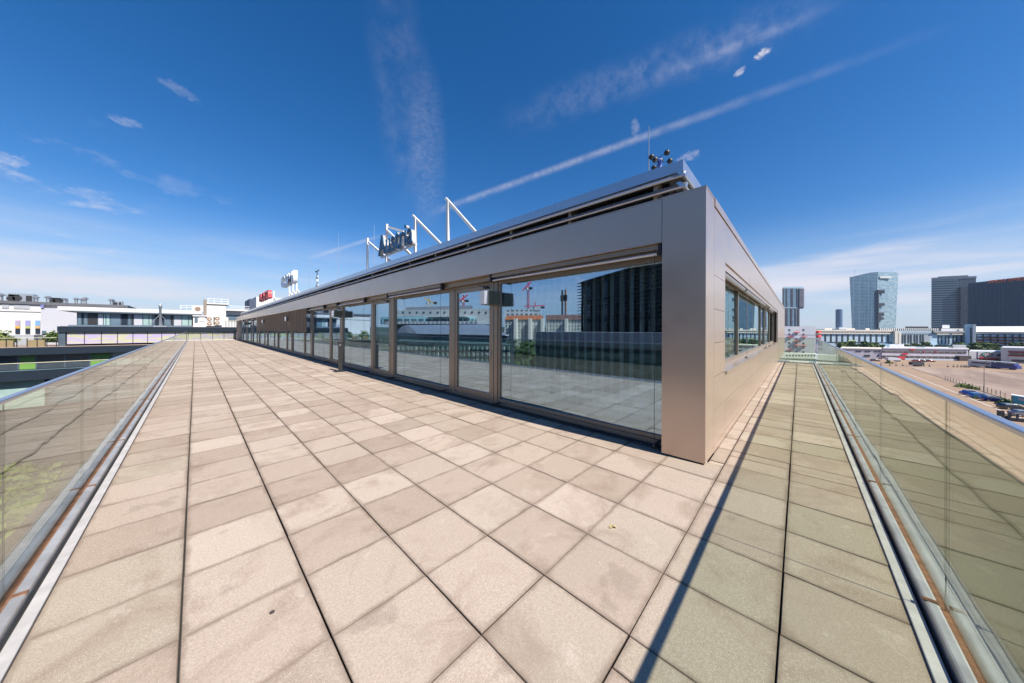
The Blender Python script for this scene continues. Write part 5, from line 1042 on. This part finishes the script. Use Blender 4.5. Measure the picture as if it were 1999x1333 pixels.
# long white roof behind the upper storey
YR = 82.0
def rx(px, py=600): return PY(px, py, YR)[0]
o = empty('white_flat_building', (rx(250), YR, GZ), 'long white flat roofed building behind the upper storey of the navy wing', 'building')
za, zb_ = PY(250, 610, YR)[1], PY(250, 600.5, YR)[1]
MB().box(rx(150), rx(392), YR, YR + 14, GZ, za).build('wall', MT_HALL2, o); MB().box(rx(118), rx(394), YR - 1.5, YR + 14, za, (za + zb_) / 2).build('roof_edge', MT_HALL, o); MB().box(rx(100), rx(394), YR + 3, YR + 14, (za + zb_) / 2, zb_).build('roof_step', plain('shaded_white', (0.5, 0.5, 0.52), 0.6), o)
# plant house with railing, shed and condensers
YA = 65.0
def ax(px): return PY(px, 620, YA)[0]
def az_(px, py): return PY(px, py, YA)[1]
MT_CRM = plain('cream_white', (0.60, 0.57, 0.53), 0.6, 0, 0.03)
o = empty('plant_house', (ax(425), YA, 1.86), 'cream white stair house with thin roof railings, on the navy wing', 'building')
MB().box(ax(403), ax(441), YA, YA + 4, 1.86, az_(420, 594)).build('wall', MT_CRM, o); MB().box(ax(402), ax(447), YA - 0.2, YA + 4, az_(420, 593.8), az_(420, 591.5)).build('roof', MT_CRM, o)
for yy in (587.5, 583): MB().bar((ax(404), YA, az_(420, yy)), (ax(447), YA, az_(420, yy)), 0.06).build('roof_rail', MT_WHITE, o)
for px_ in (406, 418, 432, 445): MB().bar((ax(px_), YA, az_(420, 592)), (ax(px_), YA, az_(420, 583)), 0.06).build('rail_post', MT_WHITE, o)
MB().bar((ax(400), YA - .3, 1.86), (ax(400), YA - .3, az_(400, 585)), 0.35).build('duct', MT_FRAME, o)
o = empty('plant_shed', (ax(390), YA - 1, 1.86), 'low white shed left of the stair house', 'shed'); MB().box(ax(377), ax(402), YA - 1, YA + 1, 1.86, az_(390, 618)).build('wall', MT_CRM, o); MB().box(ax(376), ax(404), YA - 1.2, YA + 1.2, az_(390, 618), az_(390, 616)).build('roof', MT_HALL, o); MB().box(ax(380), ax(386), YA - 1.06, YA - 1, az_(390, 630), az_(390, 621)).build('grille', MT_BLGL, o); MB().box(ax(389), ax(400), YA - 1.06, YA - 1, az_(390, 627), az_(390, 619.5)).build('door', MT_WHITE, o)
for px_, py_, t_ in ((425, 622, 'upper condenser fan right of the small one, left pair on the stair house'), (410, 623, 'upper left condenser unit below the stair house duct'), (410, 632, 'lower left condenser unit beside the shed'), (425, 630.5, 'lower condenser fan of the right pair'), ):
    x_, z_ = ax(px_), az_(px_, py_); c_ = empty('condenser', (x_, YA - 0.9, z_), t_, 'air conditioner', 'condensers at the stair house'); MB().box(x_ - .48, x_ + .48, YA - .9, YA - .4, z_ - .33, z_ + .33).build('casing', MT_CRM, c_); MB().tube((x_ - .08, YA - .93, z_), (x_ - .08, YA - .90, z_), .27, 16).build('fan', plain('fan_brown', (0.25, 0.16, 0.10), 0.6), c_); MB().tube((x_ - .08, YA - .95, z_), (x_ - .08, YA - .93, z_), .1, 10).build('hub', MT_CRM, c_)
x_, z_ = PY(386, 603, YR - 6); c_ = empty('condenser', (x_, YR - 6, z_), 'condenser unit up on the white roof left of the stair house', 'air conditioner'); MB().box(x_ - .7, x_ + .7, YR - 6, YR - 5.4, z_ - .5, z_ + .5).build('casing', MT_CRM, c_); MB().tube((x_, YR - 6.03, z_), (x_, YR - 6, z_), .36, 14).build('fan', plain('fan_brown', (0.25, 0.16, 0.10)), c_)
o = empty('roof_railing', (ax(360), YR - 7, 4.5), 'thin white railing on the white roof left of the stair house', 'railing')
for py_ in (596, 600): MB().bar((rx(352) , YR - 3, PY(352, py_, YR - 3)[1]), (rx(400), YR - 3, PY(400, py_, YR - 3)[1]), 0.07).build('rail', MT_WHITE, o)
for k in range(5): MB().bar((rx(354 + k * 11), YR - 3, PY(354, 604, YR - 3)[1]), (rx(354 + k * 11), YR - 3, PY(354, 596, YR - 3)[1]), 0.06).build('post', MT_WHITE, o)
# steel flue with struts
x_, zt_ = PY(313, 594, 63.5); o = empty('steel_flue', (x_, 63.5, 1.86), 'shiny steel flue held by three slanting struts on the navy roof', 'chimney')
MB().lathe([(0.12, 1.86), (0.12, zt_ - .5), (0.16, zt_ - .45), (0.16, zt_ - .15), (0.1, zt_)], x_, 63.5, 12).build('pipe', MT_STEEL, o, smooth=True)
for dx in (-1.1, 1.1, 0.2): MB().bar((x_, 63.5, 1.86 + 1.7), (x_ + dx, 63.2, 1.86), 0.06).build('strut', MT_STEEL, o)
MB().box(x_ - .6, x_ + .6, 63.1, 64, 1.861, 2.0).build('base', MT_STEEL, o)
# low building right of the stair house, white block under the red letters
o = empty('annex_house', (ax(455), 72, 1.86), 'low white annex with a wide window between the stair house and the mirrored front', 'building')
def qx(px, Y): return PY(px, 620, Y)[0]
MB().box(qx(441, 72), 30, 72, 80, -0.4, PY(455, 607, 72)[1]).build('wall', MT_HALL, o); MB().box(qx(446, 72), qx(490, 72), 71.9, 72, PY(455, 626, 72)[1], PY(455, 615, 72)[1]).build('window', MT_BLGL, o); MB().box(qx(438, 72), 30, 71, 80, PY(455, 607, 72)[1], PY(455, 603.5, 72)[1]).build('roof_edge', MT_HALL, o)
for yy in (601, 597.5): MB().bar((qx(447, 72), 71.2, PY(455, yy, 72)[1]), (qx(486, 72), 71.2, PY(455, yy, 72)[1]), 0.07).build('roof_rail', MT_WHITE, o)
rail_run((qx(441, 63), 63, 1.86), (qx(470, 63), 63, 1.86), 5, 1.0, 'thin railing on the navy roof right of the stair house')
o = empty('rooftop_block', (qx(520, 95), 95, 3), 'white rooftop block with a grey slanted end, behind the roof below the red letters', 'building')
MB().box(qx(500, 95), qx(580, 95), 95, 108, -2, PY(520, 580, 95)[1]).build('wall', MT_HALL, o); MB().prism([(qx(488, 95), 96), (qx(499.8, 95), 95), (qx(499.8, 95), 106), (qx(488, 95), 106)], -2, PY(495, 583, 95)[1]).build('side_wall', plain('slate_cladding', (0.10, 0.12, 0.17)), o)

# greenery left below the terrace
lt = tree_proto('courtyard_tree', 9, 3.6, 2600, 0.26, MT_LEAF2, 'leafy tree in the courtyard below the left railing, nearest', 31, (-7.5, 3.0, GZ), 'courtyard trees below the left railing')
rd = random.Random(9)
for (x_, y_, t_) in ((-6, 12, 'second nearest'), (-22, 8, 'left of the path'), (-8, 22, 'third from the viewer'), (-19, 24, 'beyond the path'), (-7, 33, 'close to the building'), (-24, 36, 'far left beyond the path'), (-9, 44, 'farthest on the near side'), (-32, 18, 'out on the lawn'), (-30, 48, 'under the navy wing')):
    copy_tree(lt, (x_, y_, GZ), rd.uniform(0, 6), 'leafy courtyard tree below the left railing, ' + t_, rd.uniform(0.8, 1.2))

# ================================================================== BEHIND LEFT (seen mirrored in the glass front)
def MF(a, b_, c_, d_): return Face(a, b_, c_, d_, True)
f = MF(1137, 62, 1298, 41); o = thing_at('dark_office_block', f.w(f.at(1200)), 'dark office block wrapped in horizontal sun louvres, mirrored in the widest pane', 'building')
zt = f.z(1137, 551); q = MB(); f.body(q, 1140, 1450, zt - 0.4, 25); q.build('facade', grid('dark_block', 1.9, 3.6, 0.4, (0.04, 0.08, 0.11), (0.11, 0.18, 0.23), (0.014, 0.017, 0.02), 0.15), o)
z_ = GZ + 8
while z_ < zt: f.zrect(MB(), 1134, 1450, z_, z_ + 0.10, 0.5, 0.95).build('sun_louvre', MT_DARK, o); z_ += 0.62
f.zrect(MB(), 1138, 1450, zt - 0.4, zt, -25, 0.6).build('roof_edge', MT_DARK, o)
for k in range(14): f.zrect(MB(), 1139 + k * 17, 1140.5 + k * 17, GZ + 8, zt, 0.1, 0.5).build('fin', MT_DARK, o)
f = MF(1046, 40, 1298, 30); o = thing_at('grey_clad_hall', f.w(f.at(1150)), 'low hall clad in plain grey metal, mirrored at the foot of the dark office block', 'building')
q = MB(); f.body(q, 1046, 1500, f.z(1150, 648.5), 10); q.build('wall', plain('grey_metal_sheet', (0.20, 0.20, 0.22), 0.5, 0.2), o); zz_ = f.z(1150, 677); f.zrect(MB(), 1045, 1500, zz_ - 0.2, zz_, 0, 0.3).build('ledge', MT_DARK, o); f.zrect(MB(), 1048, 1500, GZ, zz_ - 0.2, 0, 0.2).build('lower_glazing', grid('teal_glazing', 2.5, 3.2, 0.1, (0.03, 0.07, 0.065), (0.05, 0.10, 0.09), (0.02, 0.03, 0.03), 0.2), o)
MT_APT = plain('apartment_render', (0.62, 0.58, 0.50), 0.8, 0, 0.08, 0.1); MT_TILE_O = plain('orange_tiles', (0.42, 0.13, 0.05), 0.8, 0, 0.15, 0.5); MT_TILE_B = plain('brown_tiles', (0.16, 0.085, 0.065), 0.8, 0, 0.15, 0.5)
def apt(name, label, f, a, b_, ye, yr, mat, roofm, cols, pale=()):
    o = thing_at(name, f.w(f.at((a + b_) / 2)), label, 'apartment building'); q = MB(); f.body(q, a, b_, f.z((a + b_) / 2, ye), 14); q.build('wall', mat, o)
    A_, B_ = f.at(a), f.at(b_); ze, zr = f.z((a + b_) / 2, ye), f.z((a + b_) / 2, yr); q = MB(); m1, m2 = f.off(A_, -7), f.off(B_, -7); b1, b2 = f.off(A_, -14.5), f.off(B_, -14.5); a0_, a1_ = f.off(A_, 0.5), f.off(B_, 0.5)
    q.quad((*f.w(a0_), ze), (*f.w(a1_), ze), (*f.w(m2), zr), (*f.w(m1), zr)); q.quad((*f.w(b1), ze), (*f.w(m1), zr), (*f.w(m2), zr), (*f.w(b2), ze)); q.quad((*f.w(a0_), ze), (*f.w(m1), zr), (*f.w(b1), ze), (*f.w(b1), ze - .01)); q.quad((*f.w(a1_), ze), (*f.w(b2), ze), (*f.w(b2), ze - .01), (*f.w(m2), zr)); q.build('roof', roofm, o)
    for r_ in range(6):
        for k in range(cols):
            x_ = a + (k + 0.5) * (b_ - a) / cols; f.rect(MB(), x_ - 0.6, ye + 4 + r_ * 6.5, x_ + 0.6, ye + 7.2 + r_ * 6.5, 0, 0.15).build('window', MT_WIN, o)
    for x_ in pale: f.rect(MB(), x_, ye - 2, x_ + 5, ye + 40, 0, 2.5).build('stair_tower', plain('pale_tower', (0.72, 0.66, 0.55), 0.8), o)
    return o
f = MF(985, 165, 1140, 150)
apt('apartment_house', 'cream apartment house with a bright orange tiled roof, mirrored in the widest pane', f, 986, 1060, 624, 614.5, MT_APT, MT_TILE_O, 12, (1006, 1034))
apt('apartment_house', 'cream apartment house with a brown tiled roof, mirrored right of the orange roofed one', f, 1066, 1139, 624, 613, MT_APT, MT_TILE_B, 12, (1058, 1104))
f = MF(960, 260, 1060, 250); o = thing_at('white_flats', f.w(f.at(1010)), 'white flats under construction behind the orange roof, mirrored under the cranes', 'building'); q = MB(); f.body(q, 985, 1054, f.z(1020, 604), 20); q.build('wall', grid('white_flats', 4, 3.2, 0.9, (0.08, 0.10, 0.12), (0.16, 0.18, 0.2), (0.62, 0.60, 0.58), 0.6), o); f.rect(MB(), 1043, 598.5, 1054, 606, -15, 0.5).build('lift_tower', MT_HALL, o)
def crane(px, ytop, d, jl, jr, col, label, slope=0.0, lw=1.3):
    f_ = MF(px - 30, d, px + 30, d); c = f_.at(px); zt_ = f_.z(px, ytop); x_, y_ = f_.w(c); o = thing_at('tower_crane', (x_, y_), label, 'crane', 'cranes mirrored in the glass'); mt__ = plain('crane_' + str(col[0]), col, 0.5)
    q = MB()
    for sx_, sy_ in ((-1, -1), (1, -1), (1, 1), (-1, 1)): q.bar((x_ + sx_ * lw / 2, y_ + sy_ * lw / 2, GZ), (x_ + sx_ * lw / 2, y_ + sy_ * lw / 2, zt_), 0.3)
    z_ = GZ; k = 0
    while z_ < zt_ - 2: 
        for sx_ in (-1, 1): q.bar((x_ + sx_ * lw / 2, y_ - lw / 2 * (1 if k % 2 else -1), z_), (x_ + sx_ * lw / 2, y_ + lw / 2 * (1 if k % 2 else -1), z_ + 2.4), 0.14)
        z_ += 2.4; k += 1
    q.build('mast', mt__, o)
    A_, B_ = f_.w(f_.at(px + jl)), f_.w(f_.at(px + jr)); MB().bar((*A_, zt_ + slope * -1), (*B_, zt_ + slope), 1.0).build('jib', mt__, o); MB().bar((x_, y_, zt_ - 1), (x_, y_, zt_ + 4), 0.7).build('tower_head', mt__, o)
    MB().bar((x_, y_, zt_ + 4), (A_[0], A_[1], zt_ - slope), 0.2).build('tie_bar', mt__, o); p = (x_ + (B_[0] - x_) * .8, y_ + (B_[1] - y_) * .8); MB().box(p[0] - 1.3, p[0] + 1.3, p[1] - 1.3, p[1] + 1.3, zt_ - 2.5, zt_ - 0.6).build('counterweight', MT_DARK, o); MB().box(x_ + .8, x_ + 2.6, y_ - 1, y_ + 1, zt_ - 3, zt_ - 1).build('cab', MT_HALL, o); return o
crane(1031, 559, 270, -12, 6, (0.55, 0.05, 0.12), 'tall magenta tower crane mirrored in the middle of the widest pane', 4); crane(1045, 597, 300, -22, 18, (0.58, 0.10, 0.14), 'low red tower crane with a long jib, mirrored above the orange roof', 0.5)
crane(838, 588, 300, -10, 14, (0.60, 0.38, 0.08), 'yellow tower crane mirrored in the pane left of the first door', -3); crane(905, 584, 280, -14, 8, (0.62, 0.04, 0.05), 'red crane with a raised jib mirrored in the first door', 4)
for px_, yt, c_, t_ in ((1104, 565, (0.36, 0.20, 0.12), 'brown slender mast mirrored beside the dark office block'), (1097.5, 566, (0.04, 0.05, 0.06), 'black slanting mast mirrored left of the brown mast')):
    f_ = MF(px_ - 20, 220, px_ + 20, 220); x_, y_ = f_.w(f_.at(px_)); o = thing_at('drill_mast', (x_, y_), t_, 'mast', 'slender masts mirrored in the glass'); zt_ = f_.z(px_, yt); mt__ = plain('mast_%g' % c_[0], c_, 0.6); MB().bar((x_, y_, GZ), (x_, y_, zt_), 1.1).build('boom', mt__, o); MB().box(x_ - 1, x_ + 1, y_ - 1, y_ + 1, zt_ - 8, zt_ - 4).build('drive_head', MT_DARK, o)
# barrel-roofed hall
f = MF(815, 78, 992, 60); o = thing_at('barrel_roof_hall', f.w(f.at(900)), 'long hall with a silver barrel roof, mirrored across the door and the pane beside it', 'building')
ze, zr = f.z(900, 652), f.z(900, 633); q = MB(); A_, B_ = f.at(818), f.at(990); bk = Vector(G(777, 94)) - A_; q.prism([f.w(A_), f.w(B_), f.w(B_ + bk), f.w(A_ + bk)], GZ, ze); q.build('wall', plain('pale_teal_cladding', (0.34, 0.42, 0.42), 0.5), o)
q = MB(); A_, B_ = f.at(818), f.at(994); back = Vector(G(777, 94)) - A_; nseg = 12; cap0, cap1 = [], []
for k in range(nseg):
    pts_ = []
    for u in (k / nseg, (k + 1) / nseg):
        zz_ = ze + (zr - ze) * math.sin(math.pi * u); pts_.append((A_ - f.n * -0.6 + back * u, B_ - f.n * -0.6 + back * u, zz_))
    (a0_, b0_, z0_), (a1_, b1_, z1_) = pts_; q.quad((*f.w(a0_), z0_), (*f.w(b0_), z0_), (*f.w(b1_), z1_), (*f.w(a1_), z1_)); q.quad((*f.w(a0_), z0_), (*f.w(a1_), z1_), (*f.w(a1_), ze - .1), (*f.w(a0_), ze - .1)); q.quad((*f.w(b0_), z0_), (*f.w(b1_), z1_), (*f.w(b1_), ze - .1), (*f.w(b0_), ze - .1))
q.build('barrel_roof', plain('silver_sheet', (0.50, 0.52, 0.55), 0.35, 0.5, 0.06, 0.3), o)
f.rect(MB(), 818, 652, 994, 653.5, 0, 1.2).build('eaves', MT_HALL, o)
for k in range(6): f.rect(MB(), 955 + k * 6, 656, 959.5 + k * 6, 662, 0, 0.3).build('window', MT_WIN, o)
f = MF(760, 56, 1020, 40); o = thing_at('teal_office_wing', f.w(f.at(900)), 'low teal grey wing with small upright windows, mirrored just above the terrace edge', 'building'); q = MB(); f.body(q, 770, 1004, f.z(900, 670), 9); q.build('wall', plain('teal_grey_wall', (0.13, 0.17, 0.18), 0.6), o)
for r_ in range(3):
    for k in range(26): f.rect(MB(), 776 + k * 8.6 + (k % 3) * 0.8, 676 + r_ * 12, 779.5 + k * 8.6 + (k % 3) * 0.8, 683 + r_ * 12, 0, 0.15).build('window', MT_PALEG if (k * 7 + r_) % 4 else MT_HALL, o)
# pale stepped factory behind
f = MF(760, 125, 968, 110); o = thing_at('stepped_factory', f.w(f.at(870)), 'pale stepped factory behind the barrel roof, mirrored left of the first door', 'building'); q = MB(); f.body(q, 766, 962, f.z(870, 604), 30); q.build('wall', plain('factory_wall', (0.50, 0.47, 0.43), 0.7, 0, 0.06, 0.1), o)
f.rect(MB(), 790, 596.5, 925, 604, -25, -4).build('upper_deck', plain('factory_upper', (0.28, 0.28, 0.30), 0.6), o); f.rect(MB(), 828, 590, 843, 597, -18, -8).build('lift_house', MT_HALL, o); f.rect(MB(), 764, 619, 930, 633, 0, 6).build('teal_storey', grid('teal_row', 3.2, 3, 0.35, (0.06, 0.09, 0.10), (0.12, 0.16, 0.17), (0.30, 0.50, 0.52), 0.4), o); f.rect(MB(), 855, 618, 930, 620, 0, 9).build('canopy', MT_HALL, o); f.rect(MB(), 800, 629, 962, 633.5, 0, 14).build('balcony_row', grid('balcony_row', 1.6, 3, 0.3, (0.25, 0.27, 0.3), (0.4, 0.4, 0.4), (0.66, 0.64, 0.6), 0.6), o)
for k in range(14): f.rect(MB(), 772 + k * 13.5, 608, 775 + k * 13.5, 611, 0, 0.2).build('window', MT_WIN, o)
# greenery there
mt_ = tree_proto('park_tree', 13, 6.0, 1500, 0.6, MT_LEAF, 'big dark park tree mirrored left of the grey hall', 41, (*MF(1000, 95, 1060, 95).w(MF(1000, 95, 1060, 95).at(1040)), GZ + 3), 'park trees mirrored in the glass')
for px_, d_, t_, sc_ in ((1026, 90, 'just left of the biggest, before the orange roofed house', .9), (1014, 100, 'at the end of the barrel roofed hall', .85), (1108, 110, 'below the brown mast', .85), (1130, 100, 'against the dark office block', .7), (1030, 60, 'low and pale between the barrel roof and the grey hall', .7), (1012, 55, 'lowest and leftmost near the teal wing', .6)):
    ff = MF(px_ - 20, d_, px_ + 20, d_); copy_tree(mt_, (*ff.w(ff.at(px_)), GZ + (0 if d_ < 80 else 3)), rd.uniform(0, 6), 'park tree mirrored ' + t_, sc_)

# ---------------------------------------------------------------- air
hzb = MB().box(-3600, 3600, -3600, 3600, GZ - 1.05, 150).build('haze', plain('haze_tmp', (1, 1, 1))); tag(hzb, kind='stuff')
A = Mat('haze_air'); A.nt.nodes.remove(A.b); pv = A.n('ShaderNodeVolumePrincipled'); pv.inputs['Color'].default_value = (0.62, 0.78, 1.0, 1); pv.inputs['Density'].default_value = 0.00006; pv.inputs['Anisotropy'].default_value = 0.2; A.l(pv.outputs[0], A.out.inputs['Volume'])
hzb.data.materials[0] = A.m
